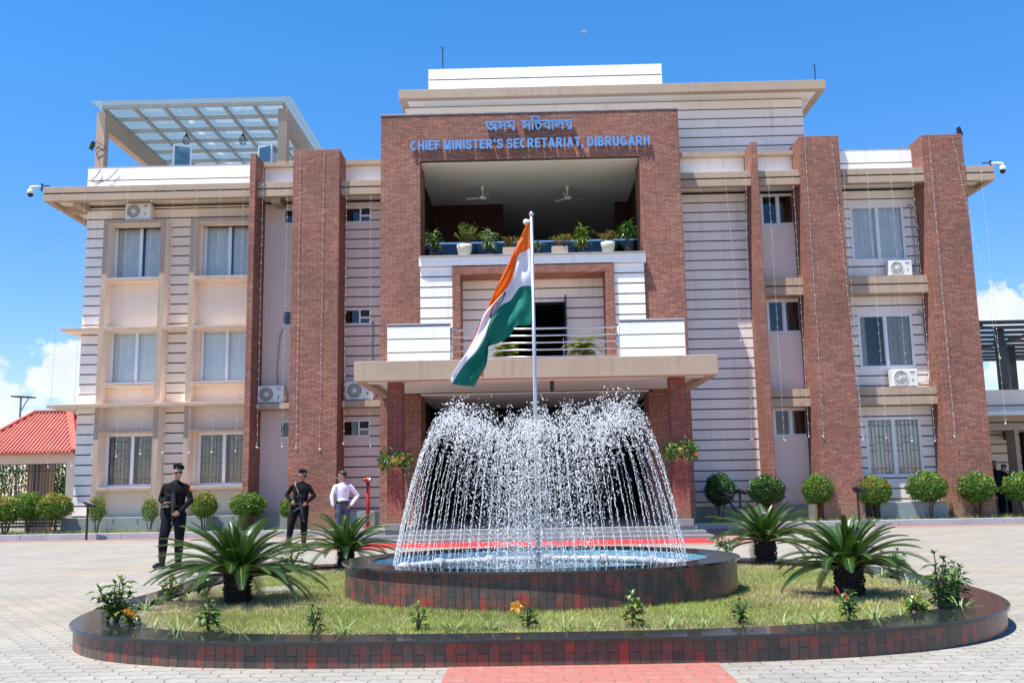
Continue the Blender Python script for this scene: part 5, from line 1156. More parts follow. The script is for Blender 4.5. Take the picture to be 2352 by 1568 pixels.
# two men in the shade beyond the right end of the building
DARKC = dict(top=1, bottom=2, foot=3, mats=[M['black_cloth'], M['black_cloth'], M['boot']], fat=1.0, leg=1.05, boot=.1)
for px, py, s_, lab, ff in ((2294, 1196, 1.0, 'man in dark clothes standing in shade beside the end brick pillar', (.3, -1, 0)), (2316, 1196, .93, 'man in dark clothes half hidden behind the last round shrub', (-1, -.3, -.2))):
    p = at(px, py, 30.4); p = Vector((p.x, 30.4, .12))
    J = dict(pelvis=(0, 0, .95), chest=(0, 0, 1.30), neck=(0, 0, 1.49), head=(0, -.02, 1.62), ff=ff, shl=(-.2, 0, 1.42), shr=(.2, 0, 1.42), ell=(-.26, 0, 1.13), wrl=(-.22, -.08, .88), hal=(-.21, -.1, .80), elr=(.26, 0, 1.13), wrr=(.22, -.08, .88), har=(.21, -.1, .8),
      hpl=(-.09, 0, .92), knl=(-.1, -.03, .5), anl=(-.11, 0, .09), tol=(-.13, -.14, .035), hpr=(.09, 0, .92), knr=(.1, -.03, .5), anr=(.11, 0, .09), tor=(.13, -.14, .035), curl=.4)
    r_, P, R, V, sx, fw = person(lab, p, 0, J, DARKC, M['skin_dark']); hair(P, R, r_); r_.scale = (s_,) * 3
# ================================================================== THINGS ON AND AROUND THE BUILDING
def ac_proto():
    root = thing('air_conditioner', 'x', 'air conditioner', (0, 0, 0), 'air conditioner outdoor units on the facade')
    MB().box(-.41, .41, -.15, .15, .03, .57).build('casing', M['white_plastic'], root, bevel=.02)
    g = MB(); c = (-.13, -.152, .30); A = Matrix.Rotation(pi / 2, 3, 'X')
    g.lathe([(.235, 0), (.235, .02), (.215, .02), (.215, .004)], 32, c, ax=A); go = g.build('fan_guard', M['white_plastic'], root)
    MB().lathe([(.215, .002), (.215, .006)], 32, c, ax=A).build('fan_opening', mat('shaded_fan_blades', (.16, .17, .16), .6), go)
    s = MB()
    for k in range(34):
        t = 2 * pi * k / 34; pts = [Vector((c[0] + r * cos(t + (r - .05) * 2.6), -.166, c[2] + r * sin(t + (r - .05) * 2.6))) for r in (.05, .10, .16, .216)]; s.tube(pts, .0035, 4)
    for r in (.11, .165): s.tube([Vector((c[0] + r * cos(2 * pi * k / 32), -.166, c[2] + r * sin(2 * pi * k / 32))) for k in range(33)], .003, 4, caps=False)
    s.lathe([(.055, .008), (.055, .02), (.045, .024)], 18, c, ax=A); s.build('fan_grille', M['white_plastic'], go)
    MB().box(.17, .33, -.153, -.150, .46, .49).box(.20, .30, -.153, -.150, .40, .408).build('name_strip', mat('dark_blue_print', (.03, .04, .12), .5), root)
    MB().box(.22, .28, -.153, -.150, .17, .26).build('energy_sticker', mat('green_sticker', (.20, .42, .22), .5), root)
    for x in (-.28, .28): MB().box(x - .03, x + .03, -.14, .14, 0, .03).build('foot', M['black_steel'], root)
    MB().tube([(.43, .05, .22), (.43, .05, .12)], .018, 8).box(.41, .45, -.02, .12, .10, .26).build('valve_cover', M['white_plastic'], root)
    return root
AC = ac_proto()
for i, (px, py, Y, lab, sc_) in enumerate(((320, 501, 29.85, 'white air conditioner unit under the eave at the upper left window', 1), (624, 920, 29.75, 'white air conditioner unit on the ledge between left brick fin and wide pillar', 1), (826, 916, 29.75, 'white air conditioner unit partly hidden by the left end of the canopy', 1.06),
        (2066, 635, 29.75, 'white air conditioner unit with slatted guard under the top right window', .9), (2076, 890, 29.75, 'white air conditioner unit under the middle right window', .98))):
    p = at(px, py, Y)
    if i == 0: p.z = 10.09
    if i == 1: p.z = 4.022
    if i == 2: p.z = 4.062
    if i == 3: p.z = 7.682
    if i == 4: p.z = 4.162
    if i == 0: AC.location = p; AC['label'] = lab
    else: copy_tree(AC, p, 0, sc_, lab)
MB_ = MB()
def pipe(lab, pts, r=.022):
    o = MB().tube([at(x, y, Y) for x, y, Y in pts], r, 8).build('refrigerant_pipe', mat('grey_pipe_lagging', (.42, .41, .40), .8, .15, 6), None, True); tag(o, lab, 'pipe', 'pipes of the air conditioners')
pipe('grey lagged pipe hooked beside the top right window', [(2084, 478, 29.98), (2086, 470, 29.98), (2091, 470, 29.98), (2093, 500, 29.98), (2103, 600, 29.98), (2101, 622, 29.9), (2094, 628, 29.8)])
pipe('grey lagged pipe hooked beside the middle right window', [(2106, 722, 29.98), (2110, 716, 29.98), (2117, 718, 29.98), (2122, 760, 29.98), (2134, 850, 29.98), (2133, 872, 29.9), (2110, 880, 29.8)])
pipe('thin pipe rising in a loop above the unit by the left pillar', [(637, 880, 29.95), (636, 850, 30.0), (640, 800, 30.0), (644, 765, 30.0), (650, 756, 30.0)], .018)
pipe('pipe on the grooved wall above the left end of the canopy', [(856, 738, 29.98), (857, 770, 29.98), (855, 800, 29.98), (857, 826, 29.98)], .026)
# cameras under the ends of the eave
def cctv(px, py, Y, s, lab, group='dome cameras at the ends of the eave'):
    p = at(px, py, Y); root = thing('security_camera', lab, 'camera', p, group)
    MB().tube([p + Vector((s * .36, 0, .20)), p + Vector((s * .10, 0, .20)), p + Vector((0, 0, .18)), p + Vector((0, 0, .10))], [.03, .045, .05, .055], 10).build('arm', M['white_plastic'], root, True)
    MB().bar(p + Vector((s * .36, 0, .05)), p + Vector((s * .36, 0, .30)), .05, .04).bar(p + Vector((s * .36, 0, .22)), p + Vector((s * .62, 0, .22)), .03, .03).build('bracket', M['black_steel'], root)
    MB().lathe([(.06, .12), (.10, .08), (.105, -.02), (.098, -.03)], 18, p).build('housing', M['white_plastic'], root, True)
    MB().ell(p + Vector((0, 0, -.05)), (.09, .09, .095), 16, 10).build('dome', M['lens'], root, True)
cctv(70, 443, 29.2, 1, 'white dome camera on a bracket at the left end of the eave'); cctv(2303, 389, 29.2, -1, 'white dome camera on a bracket at the right end of the eave')
p = at(1268, 892, 24.6); root = thing('security_camera', 'small black camera under the canopy ceiling', 'camera', p)
MB().box(p.x - .05, p.x + .05, 24.55, 24.65, p.z - .06, 4.128).build('housing', M['black'], root, bevel=.012); MB().ell((p.x, 24.55, p.z), (.03, .01, .03), 10, 8).build('lens', M['lens'], root)
# lightning rods
for px, y0, y1, Y, lab in ((1017, 110, 157, 30.4, 'thin lightning rod on the left end of the top white parapet'), (1873, 150, 184, 29.8, 'thin lightning rod at the right end of the top roof slab')):
    a, b = at(px, y1, Y), at(px, y0, Y); b.x = a.x; a.z -= .12; root = thing('lightning_rod', lab, 'lightning rod', a, 'lightning rods on the roof')
    MB().tube([a, b], .018, 6).build('rod', M['black_steel'], root); MB().tube([b + Vector((-.07, 0, .04)), b - Vector((0, 0, .06)), b + Vector((.07, 0, .04))], .012, 5).build('prongs', M['black_steel'], root)
def floodlamp(px, py, Y, lab, tilt=.6):
    p = at(px, py, Y); root = thing('flood_lamp', lab, 'flood lamp', p, 'small flood lamps high on the building'); R = Matrix.Rotation(tilt, 3, 'Y')
    MB().obox(p, .05, .22, .30, R).build('housing', M['black'], root, bevel=.01); MB().tube([p, p + Vector((.15 if tilt > 0 else -.15, 0, -.05))], .014, 6).build('bracket', M['black_steel'], root)
floodlamp(212, 335, 30.9, 'black flood lamp on the left post of the roof pergola', .35); floodlamp(2204, 303, 29.4, 'dark flood lamp on top of the end brick pillar', -.3)
# ceiling fans in the top balcony
for px, lab, a0 in ((1108, 'white ceiling fan in the left half of the top balcony', .9), (1303, 'white ceiling fan in the right half of the top balcony', .25)):
    c = on(px, 428, 11.30); root = thing('ceiling_fan', lab, 'ceiling fan', c, 'ceiling fans of the top balcony')
    MB().lathe([(.07, 0), (.055, -.10), (.02, -.14), (.02, -.36)], 14, c).build('down_rod', M['white_plastic'], root, True)
    MB().lathe([(.03, -.34), (.12, -.38), (.13, -.43), (.07, -.47)], 18, c).build('motor', M['white_plastic'], root, True)
    for k in range(3):
        t = a0 + k * 2 * pi / 3; d = Vector((cos(t), sin(t), 0)); R = Matrix.Rotation(t, 3, 'Z') @ Matrix.Rotation(.25, 3, 'X')
        MB().obox(c + d * .34 + Vector((0, 0, -.41)), .44, .11, .008, R).build('blade', M['white_plastic'], root, bevel=.003)
# string lights
bulb_m = mat('clear_bulb', (.85, .85, .82), .2)
def string(x0, y0, x1, y1, Y, lab, Y1=None):
    a, b = at(x0, y0, Y), at(x1, y1, Y1 or Y); mb = MB(); n = 9; pts = []
    if abs(b.x - a.x) < .25: b.x = a.x + rnd.uniform(-.03, .03)
    for i in range(n + 1): s = i / n; pts.append(a.lerp(b, s) + Vector((rnd.uniform(-.012, .012), 0, 0)))
    mb.tube(pts, .0038, 4); L_ = (b - a).length; k = int(L_ / .28)
    for i in range(1, k + 1): mb.ell(a.lerp(b, i / (k + .3)) + Vector((rnd.uniform(-.015, .015), -.008, 0)), (.011, .011, .018), 5, 4, 1)
    for i in range(3): mb.ell(b + Vector((rnd.uniform(-.03, .03), 0, -.02 * i)), (.014, .014, .022), 5, 4, 1)
    o = mb.build('string_light', [M['string_wire'], bulb_m]); tag(o, lab, 'string light', 'string lights hanging down the facade')
for (x0, y0, x1, y1, Y, lab) in (
    (145, 429, 109, 1070, 28.95, 'string of lights hanging free against the sky at the left eave end'), (196, 427, 165, 1068, 28.95, 'string of lights hanging along the left edge of the building'),
    (240, 426, 212, 1045, 28.95, 'string of lights over the left post of the first window column'), (295, 424, 271, 1046, 28.95, 'string of lights over the left panes of the first window column'),
    (350, 422, 328, 1040, 28.95, 'string of lights over the right panes of the first window column'), (400, 420, 377, 1038, 28.95, 'string of lights on the grooved strip between the two left window columns'),
    (453, 419, 432, 1037, 28.95, 'string of lights over the left post of the second window column'), (507, 418, 488, 1036, 28.95, 'string of lights over the left panes of the second window column'), (560, 417, 545, 1034, 28.95, 'string of lights over the right panes of the second window column'),
    (605, 386, 590, 1025, 28.82, 'string of lights just right of the left brick fin'), (662, 380, 652, 1024, 28.95, 'string of lights touching the left side of the wide left pillar'),
    (690, 347, 675, 1026, 28.85, 'string of lights down the left part of the wide left brick pillar'), (744, 346, 732, 1030, 28.85, 'string of lights down the right part of the wide left brick pillar'),
    (797, 378, 788, 1017, 28.95, 'string of lights just right of the wide left pillar'), (852, 377, 850, 1022, 28.95, 'string of lights beside the left edge of the brick portal'),
    (1605, 357, 1615, 548, 28.95, 'short string of lights beside the right edge of the brick portal'), (1660, 356, 1703, 780, 28.95, 'slanting string of lights over the broad grooved wall'), (1711, 355, 1727, 1007, 28.85, 'string of lights just left of the right brick fin'),
    (1761, 353, 1806, 1008, 28.95, 'string of lights over the narrow right windows'), (1817, 352, 1860, 1000, 28.95, 'string of lights just left of the wide right pillar'),
    (1848, 316, 1895, 1000, 28.85, 'string of lights down the left part of the wide right brick pillar'), (1909, 315, 1982, 1003, 28.85, 'string of lights down the right edge of the wide right brick pillar'),
    (1937, 384, 1983, 1007, 28.95, 'string of lights left of the last window column'), (1990, 382, 2044, 1003, 28.95, 'string of lights over the left panes of the last window column'), (2043, 380, 2108, 1010, 28.95, 'string of lights over the right panes of the last window column'),
    (2093, 378, 2157, 1010, 28.95, 'string of lights just left of the end brick pillar'), (2133, 312, 2200, 1000, 28.95, 'string of lights down the middle of the end brick pillar'),
    (2186, 308, 2297, 820, 28.9, 'string of lights slanting out past the end brick pillar'), (2251, 376, 2312, 970, 28.95, 'string of lights hanging free at the right eave end')):
    string(x0, y0, x1, y1, Y, lab)
# glass-roofed pergola on the left roof
pg = thing('roof_pergola', 'roof pergola with blue tinted glass on tan posts above the left wing', 'pergola', (-9.5, 33, 11.05))
YQ = 30.8
for xa, xb, yt in ((221, 243.4, 257), (637, 660.6, 248)):
    a, b = at(xa + 2, yt, YQ), at(xb, yt, YQ); x0, x1 = at((xa + 216) / 2 + 0, 322, YQ).x if xa < 300 else a.x, b.x
    x0 = a.x; zt2 = b.z
    MB().box(x0, x1, YQ, YQ + .32, 11.05, zt2).build('post', M['tan'], pg, bevel=.012)
    MB().box(x0 + .04, x1 - .0, YQ + .32, YQ + 6.2, zt2 - .62, zt2 - .02).build('side_beam', M['tan'], pg, bevel=.012)
    MB().box(x0, x1, YQ + 6.2, YQ + 6.5, 11.05, zt2 - .02).build('post', M['tan'], pg, bevel=.012)
zg = at(440, 241, YQ - .12).z; gx0, gx1 = at(235, 241, YQ - .12).x, at(649, 241, YQ - .12).x
g = MB()
for i in range(7): g.box(gx0, gx1, YQ - .12 + i * 1.1, YQ - .02 + i * 1.1, zg - .06, zg + .06)
for i in range(7):
    x = gx0 + (gx1 - gx0) * i / 6; g.box(x - .045, x + .045, YQ - .02, YQ + 6.5, zg - .055, zg + .055)
g.build('roof_frame', M['steel'], pg)
gl = MB(); xx0, xx1 = at(208, 231, YQ - .45).x, at(668, 231, YQ - .45).x
for i in range(3): q = (xx1 - xx0) / 3; gl.box(xx0 + q * i + .008, xx0 + q * (i + 1) - .008, YQ - .45, YQ + 6.9, zg + .075, zg + .09)
gl.build('roof_glass', M['roof_glass'], pg)
for px, lab in ((428, 'cage pendant lamp under the left part of the glass roof'), (558, 'cage pendant lamp under the right part of the glass roof')):
    p = at(px, 320, 33.0); root = thing('pendant_lamp', lab, 'lamp', p, 'cage pendant lamps under the glass roof'); s = MB().tube([p + Vector((0, 0, .12)), (p.x, 33.0, zg - .06)], .012, 6); s.build('cord', M['black'], root)
    c = MB()
    for k in range(8): t = k * pi / 4; c.tube([p + Vector((.05 * cos(t), .05 * sin(t), .13)), p + Vector((.13 * cos(t), .13 * sin(t), .0)), p + Vector((.11 * cos(t), .11 * sin(t), -.15)), p + Vector((.04 * cos(t), .04 * sin(t), -.20))], .010, 4)
    c.build('cage', M['black_steel'], root); MB().ell(p + Vector((0, 0, -.02)), (.05, .05, .09), 10, 8).build('bulb', M['glass'], root, True); MB().lathe([(.05, .12), (.06, .17), (.02, .2)], 10, p).build('lamp_holder', M['black'], root)
for x0, x1, yt, lab, rz in ((390, 432, 333, 'white framed glass cabinet on the roof under the pergola', .42), (599, 634, 333, 'white framed dark glass cabinet beside the right pergola post', -.42)):
    a, b = at(x0, yt, 31.6), at(x1, yt, 31.6); cx = (a.x + b.x) / 2; c = Vector((cx, 31.9, 11.05)); h = a.z - 11.05; R = Matrix.Rotation(rz, 3, 'Z'); root = thing('glass_cabinet', lab, 'cabinet', c, 'glass cabinets on the roof'); f = MB()
    for dx in (-.28, .28):
        for dy in (-.28, .28): f.obox(c + R @ Vector((dx, dy, h / 2)), .05, .05, h, R)
    for z in (.03, h - .03):
        f.obox(c + R @ Vector((0, -.28, z)), .5, .05, .06, R); f.obox(c + R @ Vector((0, .28, z)), .5, .05, .06, R); f.obox(c + R @ Vector((-.28, 0, z)), .05, .5, .06, R); f.obox(c + R @ Vector((.28, 0, z)), .05, .5, .06, R)
    f.build('frame', M['frame'], root); q = MB()
    for dx, dy, w1, w2 in ((0, -.28, .5, .01), (0, .28, .5, .01), (-.28, 0, .01, .5), (.28, 0, .01, .5)): q.obox(c + R @ Vector((dx, dy, h / 2)), w1, w2, h - .12, R)
    q.build('pane', M['roof_glass'], root)
# potted plants on the top balcony ledge
zl = 8.285
def pot(px, py, kind, lab, seed, h, sp, pr_=.22, ph=.34, pm='pot', mats=(0, 1), style='bush', Y=28.35):
    p = at(px, py, Y); p.z = zl; root = thing('potted_plant', lab, 'potted plant', p, 'potted plants on the top balcony ledge'); g = random.Random(seed)
    if kind == 'round': MB().lathe([(pr_ * .72, 0), (pr_ * .95, ph * .7), (pr_, ph), (pr_ * .9, ph), (pr_ * .86, ph * .9), (0, ph * .88)], 22, p).build('pot', M[pm], root, True)
    elif kind == 'trough': MB().box(p.x - pr_, p.x + pr_, Y - .11, Y + .11, zl, zl + ph).build('pot', M[pm], root, bevel=.015)
    else: MB().lathe([(pr_ * .75, 0), (pr_, ph), (pr_ * .9, ph), (0, ph * .9)], 16, p).build('pot', M['black'], root, True)
    base = p + Vector((0, 0, ph * .88)); st = MB(); lv = MB()
    if style == 'bush':
        for i in range(16):
            a = g.uniform(0, 6.28); tip = base + Vector((cos(a) * sp * g.random() * (1 if kind != 'trough' else 1.3), sin(a) * sp * g.random() * .5, h * g.uniform(.45, 1))); mid = base.lerp(tip, .5) + Vector((g.uniform(-.04, .04), 0, .03)); st.tube([base + Vector((g.uniform(-1, 1) * (pr_ * .7 if kind == 'trough' else .03), 0, 0)), mid, tip], [.012, .008, .004], 4)
            for k in range(26): q = mid.lerp(tip, g.uniform(.1, 1.15)); lv.leaf(q + Vector((g.uniform(-.06, .06), g.uniform(-.05, .05), g.uniform(-.05, .05))), Vector((g.uniform(-1, 1), g.uniform(-1, 1), g.uniform(-.3, 1))), Vector((0, 0, 1)), .06, .035, g.choice(mats))
    else:                                        # rosettes of long leaves on canes
        for i in range(4 if style == 'cane' else 1):
            a = g.uniform(0, 6.28); top = base + Vector((cos(a) * .1 * (i > 0), sin(a) * .06 * (i > 0), h * (1 if i == 0 else g.uniform(.3, .75)))); st.tube([base, top], .014, 5)
            for k in range(26):
                b = g.uniform(0, 6.28); el = g.uniform(-.1, 1.3); ln = sp * g.uniform(.7, 1.05); pts = []; q = top - Vector((0, 0, g.uniform(0, .25) * h))
                for s in range(5): e = el - 1.6 * (s / 4) ** 1.4; pts.append(q); q = q + Vector((cos(b) * cos(e), sin(b) * cos(e), sin(e))) * ln / 4
                sd = Vector((-sin(b), cos(b), 0)); k0 = len(lv.v)
                for s in range(5): w_ = .03 * (1 - (s / 4) ** 2.2) + .002; lv.v += [pts[s] - sd * w_, pts[s] + sd * w_]
                for s in range(4): lv.f.append([k0 + 2 * s, k0 + 2 * s + 1, k0 + 2 * s + 3, k0 + 2 * s + 2]); lv.mi.append(g.choice(mats))
    st.build('stem', M['twig'], root); lv.build('leaves', [M['leaf'], M['leaf_dark'], M['leaf_young'], M['leaf_orange'], M['variegated']], root)
    return root
pot(995, 590, 'black', 'drooping dracaena in a dark pot at the left end of the top balcony', 1, .55, .42, .14, .2, mats=(1, 1, 4), style='cane')
pot(1067, 590, 'round', 'wide twiggy shrub in a cream pot on the left of the top balcony', 2, .72, .56, .24, .38, mats=(2, 1, 2))
pot(1125, 588, 'black', 'pale striped dracaena in a dark pot left of the flag', 3, .55, .42, .14, .2, mats=(4, 1, 4), style='cane')
pot(1170, 588, 'trough', 'dry shrub in a tan trough partly behind the flag', 4, .36, .22, .20, .26, 'pot_tan', (2, 3, 1))
pot(1237, 586, 'black', 'broad leaved plant in a dark pot just right of the flagpole', 5, .14, .30, .12, .2, mats=(0, 1, 4), style='rosette')
pot(1286, 586, 'trough', 'flowering shrub in a tan trough right of the flagpole', 6, .45, .5, .25, .26, 'pot_tan', (2, 3, 1))
pot(1338, 584, 'black', 'bright green palm like plant in a small dark pot', 7, .62, .36, .13, .2, mats=(0, 2), style='cane')
pot(1397, 583, 'round', 'bare twigged shrub in a cream pot on the right of the top balcony', 8, .42, .45, .22, .36, mats=(3, 1, 2))
pot(1444, 582, 'black', 'tall dark palm in a pot at the right end of the top balcony', 9, .75, .40, .14, .2, mats=(1, 0), style='cane')
# fern on the canopy balcony
for px, py, lab, s_ in ((1340, 812, 'light green fern in a black pot behind the steel rails', 1.0), (1160, 812, 'light green fern behind the lower end of the flag', .7)):
    p = at(px, py, 25.2); p.z = 4.47; root = thing('potted_fern', lab, 'potted plant', p, 'ferns on the canopy balcony'); g = random.Random(px)
    MB().lathe([(.14, 0), (.19, .28), (.17, .28), (0, .26)], 18, p).build('pot', M['black'], root, True); lv = MB(); top = p + Vector((0, 0, .36)); MB().tube([p + Vector((0, 0, .2)), top], .05, 8).build('stem', M['bark'], root)
    for k in range(70):
        b = g.uniform(0, 6.28); el = g.uniform(.0, 1.5); q = top; ln = .66 * s_ * g.uniform(.6, 1.1)
        for s in range(14):
            e = el - 1.5 * (s / 13) ** 1.3; d = Vector((cos(b) * cos(e), sin(b) * cos(e), sin(e))); q2 = q + d * ln / 14; sd = d.cross(Vector((0, 0, 1))).normalized()
            lv.bar(q, q2, .006, .006, 1)
            for h in (1, -1):
                for r_ in range(2): lv.leaf(q.lerp(q2, r_ * .5), (sd * h + d * .5 + Vector((0, 0, g.uniform(-.3, .3)))), Vector((0, 0, 1)), .11 * s_ * sin(pi * (.12 + .85 * s / 13)) + .02, .03, 0)
            q = q2
    lv.build('fronds', [M['leaf_young'], M['twig']], root)
# flower garlands round the portico columns
for px, py, lab, sd_ in ((900, 1058, 'garland of leaves and orange flowers round the left portico column', 3), (1566, 1036, 'garland of leaves and orange flowers round the right portico column', 4)):
    c = at(px, py, 24.2); root = thing('flower_garland', lab, 'garland', c, 'garlands on the portico columns'); g = random.Random(sd_); lv = MB(); cx = -3.375 if px < 1000 else 3.79
    def around(): 
        q = g.uniform(-1, 1); s_ = g.choice((0, 0, 1, 2))
        return Vector((cx + q * .36, 23.93, c.z)) if s_ == 0 else Vector((cx + (.31 if s_ == 1 else -.31), 24.2 + q * .28, c.z))
    for i in range(620):
        p = around() + Vector((g.uniform(-.06, .06), g.uniform(-.08, .02), g.gauss(.0, .10))); d = Vector((g.uniform(-1, 1), g.uniform(-1, .1), g.uniform(-1, .7))); lv.leaf(p, d, Vector((0, -1, 0)), g.uniform(.07, .17), g.uniform(.02, .05), g.choice((0, 1, 1, 2)))
    lv.build('leaves', [M['leaf'], M['leaf_dark'], M['leaf_young']], root)
    for i in range(9):
        p = around() + Vector((0, -.09, g.uniform(-.12, .08))); f = MB()
        for k in range(7): b = k * .9; f.leaf(p, Vector((cos(b), -.45, sin(b))), Vector((0, -1, 0)), .062, .05, 0, -.1)
        f.build('flower', M[('orange_petal', 'yellow_petal')[i % 2]], root)
# red pipe stand
c = on(846, 1180, .0); c = at(845, 1172, 29.1); c.z = .155; root = thing('fire_hydrant', 'red standpipe with two outlets beside the left leg of the portal', 'fire hydrant', c)
zt3 = at(845, 1102, 29.1).z
MB().tube([c, (c.x, c.y, zt3)], .055, 12).build('standpipe', M['hydrant'], root, True); MB().ell((c.x, c.y, zt3), (.10, .10, .09), 12, 8).build('head', M['hydrant'], root, True)
for s in (-1, 1): MB().tube([(c.x + s * .03, c.y, zt3), (c.x + s * .09, c.y - .14, zt3 + .01)], .055, 10).build('outlet', M['alu' if s > 0 else 'hydrant'], root, True)
MB().lathe([(.02, .08), (.02, .14)], 8, (c.x, c.y, zt3)).lathe([(.13, 0), (.13, .02)], 12, c).build('cap', M['hydrant'], root)
# carpet
cp = MB(); cp.box(-3.9, 4.15, 21.78, 23.3, .004, .016); tag(cp.build('red_carpet', M['carpet'], bevel=.004), 'long red carpet laid in front of the entrance steps', 'carpet')
# flat paving slab on the left lawn
p = on(640, 1356, .14); tag(MB().obox((p.x, p.y, .155), .42, .5, .035, .3).build('paving_slab', mat('weathered_slab', (.22, .21, .195), .9, .3, 5, stain=.4), bevel=.01), 'pale flat slab lying in the grass behind the biggest cycad', 'slab')

# ------------------------------------------------------------------ clipped shrubs along the wall
def ball(seed, mats, loose=0, leg=.45, wide=1.0):
    g = random.Random(seed); root = thing('round_shrub', 'x', 'shrub', (0, 0, 0), 'clipped round shrubs along the foot of the building'); st = MB(); lv = MB(); c = Vector((0, 0, leg + .45)); g.random()
    for i in range(7):
        a = g.uniform(0, 6.28); st.tube([(cos(a) * .05, sin(a) * .05, -.02), (cos(a) * .10, sin(a) * .10, leg * .8), (cos(a) * .28, sin(a) * .28, leg + .35)], [.018, .014, .008], 5)
    n = 4200 if not loose else 1500
    for i in range(n):
        d = Vector((g.gauss(0, 1), g.gauss(0, 1), g.gauss(0, 1))).normalized(); bump = 1 + .17 * mnoise.noise(d * 2.3 + Vector((seed, 0, 0))) + .09 * mnoise.noise(d * 6 + Vector((0, seed, 0)))
        r = .45 * bump * (g.uniform(.80, 1.03) if g.random() < .8 else g.uniform(.4, .85)) * (1 if not loose else g.uniform(.75, 1.12)); p = c + Vector((d.x * r * wide, d.y * r * wide, d.z * r * (1.0 if d.z > 0 else .9)))
        ld = (d * .7 + Vector((g.uniform(-1, 1), g.uniform(-1, 1), g.uniform(-.4, 1))) * .8).normalized(); hi = d.z > .25 and r > .38
        lv.leaf(p, ld, d, g.uniform(.055, .085), g.uniform(.034, .05), mats[(g.random() < (.38 if hi else .06)) * 1 if len(mats) == 2 else g.choice((0, 0, 0, 1)) if not hi else g.choice((0, 1, 1, 2))])
    st.build('stem', M['twig'], root); lv.build('crown', [M['leaf'], M['leaf_young'], M['leaf_orange'], M['leaf_dark']], root); return root
BG, BO, BD_ = ball(1, (0, 1)), ball(2, (0, 1, 2)), ball(3, (3, 0))
BL = ball(4, (0, 1, 2), loose=1, leg=.35, wide=.8)
used = set()
def shrub(src, px, top, bot, wpx, lab, Y=28.95):
    a, b = at(px, top, Y), at(px, bot, Y); w_ = wpx * Y / CAM_F / .93; hgt = max(a.z - .155, .5); s = (w_ , w_, hgt / 1.36 if src is not BL else hgt / 1.28)
    k = src.name
    loc = Vector((a.x, Y, .155))
    if k in used: return copy_tree(src, loc, rnd.uniform(0, 6.28), s, lab)
    used.add(k); src.location = loc; src.scale = s; src['label'] = lab; return src
shrub(BO, 16, 1140, 1215, 86, 'round shrub with orange tips at the far left edge of the picture')
shrub(BG, 70, 1131, 1215, 62, 'round green shrub between two others in front of the black gate')
shrub(BO, 127, 1133, 1215, 76, 'full round shrub at the left corner of the building')
shrub(BL, 224, 1138, 1218, 50, 'loose pale green shrub beside the lamp post at the first window')
shrub(BL, 346, 1141, 1216, 48, 'thin shrub with orange tips between the first window and the walking guard')
shrub(BO, 470, 1131, 1215, 56, 'round shrub with orange top just behind the walking guard')
shrub(BG, 570, 1130, 1215, 76, 'bright green round shrub at the foot of the left brick fin')
shrub(BG, 672, 1142, 1215, 56, 'green round shrub hidden behind the standing guard')
shrub(BD_, 1652, 1089, 1195, 66, 'dark round shrub on bare stems in shade next to the steps')
shrub(BD_, 1758, 1093, 1195, 80, 'big dark round shrub in shade under the right brick fin')
shrub(BG, 1876, 1090, 1195, 67, 'round green shrub on clear stems left of the wide right pillar')
shrub(BO, 2003, 1094, 1195, 76, 'orange tipped round shrub right of the wide right pillar, by a lamp post')
shrub(BG, 2126, 1083, 1192, 83, 'bright round shrub before the grey plinth block of the last windows')
shrub(BG, 2239, 1085, 1192, 80, 'round green shrub at the foot of the end brick pillar')
shrub(BG, 2345, 1085, 1192, 80, 'round shrub at the far right edge of the picture')
# garden flood lights on posts
def post_lamp(px, y0, y1, Y, lab, lean=0, back=False):
    a, b = at(px, y1, Y), at(px, y0, Y); a.z = .0 if Y < 28.2 else .15; b.x = a.x + lean; root = thing('garden_floodlight', lab, 'floodlight', a, 'black floodlights on posts along the kerb')
    MB().tube([a, b], .035, 8).build('post', M['black_steel'], root); R = Matrix.Rotation(.25, 3, 'Y') @ Matrix.Rotation(-.55 if not back else .9, 3, 'X')
    MB().obox(b + Vector((.05, 0, .05)), .34, .22, .07, Matrix.Rotation(.3, 3, 'Y') @ Matrix.Rotation(-.30, 3, 'X')).build('lamp_head', M['black'], root, bevel=.015); MB().obox(b + Vector((.05, 0, .0)), .28, .03, .05, 0).build('bracket', M['black_steel'], root)
post_lamp(198, 1162, 1240, 27.9, 'black floodlight on a post before the left corner of the building')
post_lamp(1702, 1132, 1190, 28.9, 'black floodlight on an upright post between the two dark shrubs')
post_lamp(1712, 1140, 1192, 28.5, 'black floodlight on a leaning post beside the dark shrub near the steps', -.55, True)
post_lamp(1975, 1128, 1205, 28.0, 'black floodlight on a post in front of the wide right pillar')

# ------------------------------------------------------------------ gatehouse at the left, with its fence and trees beyond
YGh = 33.0
gh = thing('gatehouse', 'small cream gatehouse with a red ribbed hip roof at the left', 'house', (-19, YGh, 0))
e1, r1, r2 = at(171, 1036, YGh - .6), at(80, 948, YGh + 1.6), at(149, 951, YGh + 1.6)
ze_, zr = e1.z, r1.z; xe1 = e1.x; xe0 = xe1 - 8.4; yf, yb, yr = YGh - .6, YGh + 3.8, YGh + 1.6; xr1, xr0 = xe1 - 2.2 + .9, xe0 + 2.2; xr1 = r2.x + .15; xr0 = r1.x - 1.2; xe0 = at(-92, 1039, YGh - .6).x; xr0 = r1.x
V0 = [(xe0, yf, ze_), (xe1, yf, ze_), (xe1, yb, ze_), (xe0, yb, ze_), (xr0, yr, zr), (xr1, yr, zr)]
rf = MB(); rf.add(V0 + [(x, y, z - .06) for x, y, z in V0[:4]], [(0, 1, 5, 4), (1, 2, 5), (2, 3, 4, 5), (3, 0, 4), (0, 6, 7, 1), (1, 7, 8, 2), (2, 8, 9, 3), (3, 9, 6, 0), (9, 8, 7, 6)])
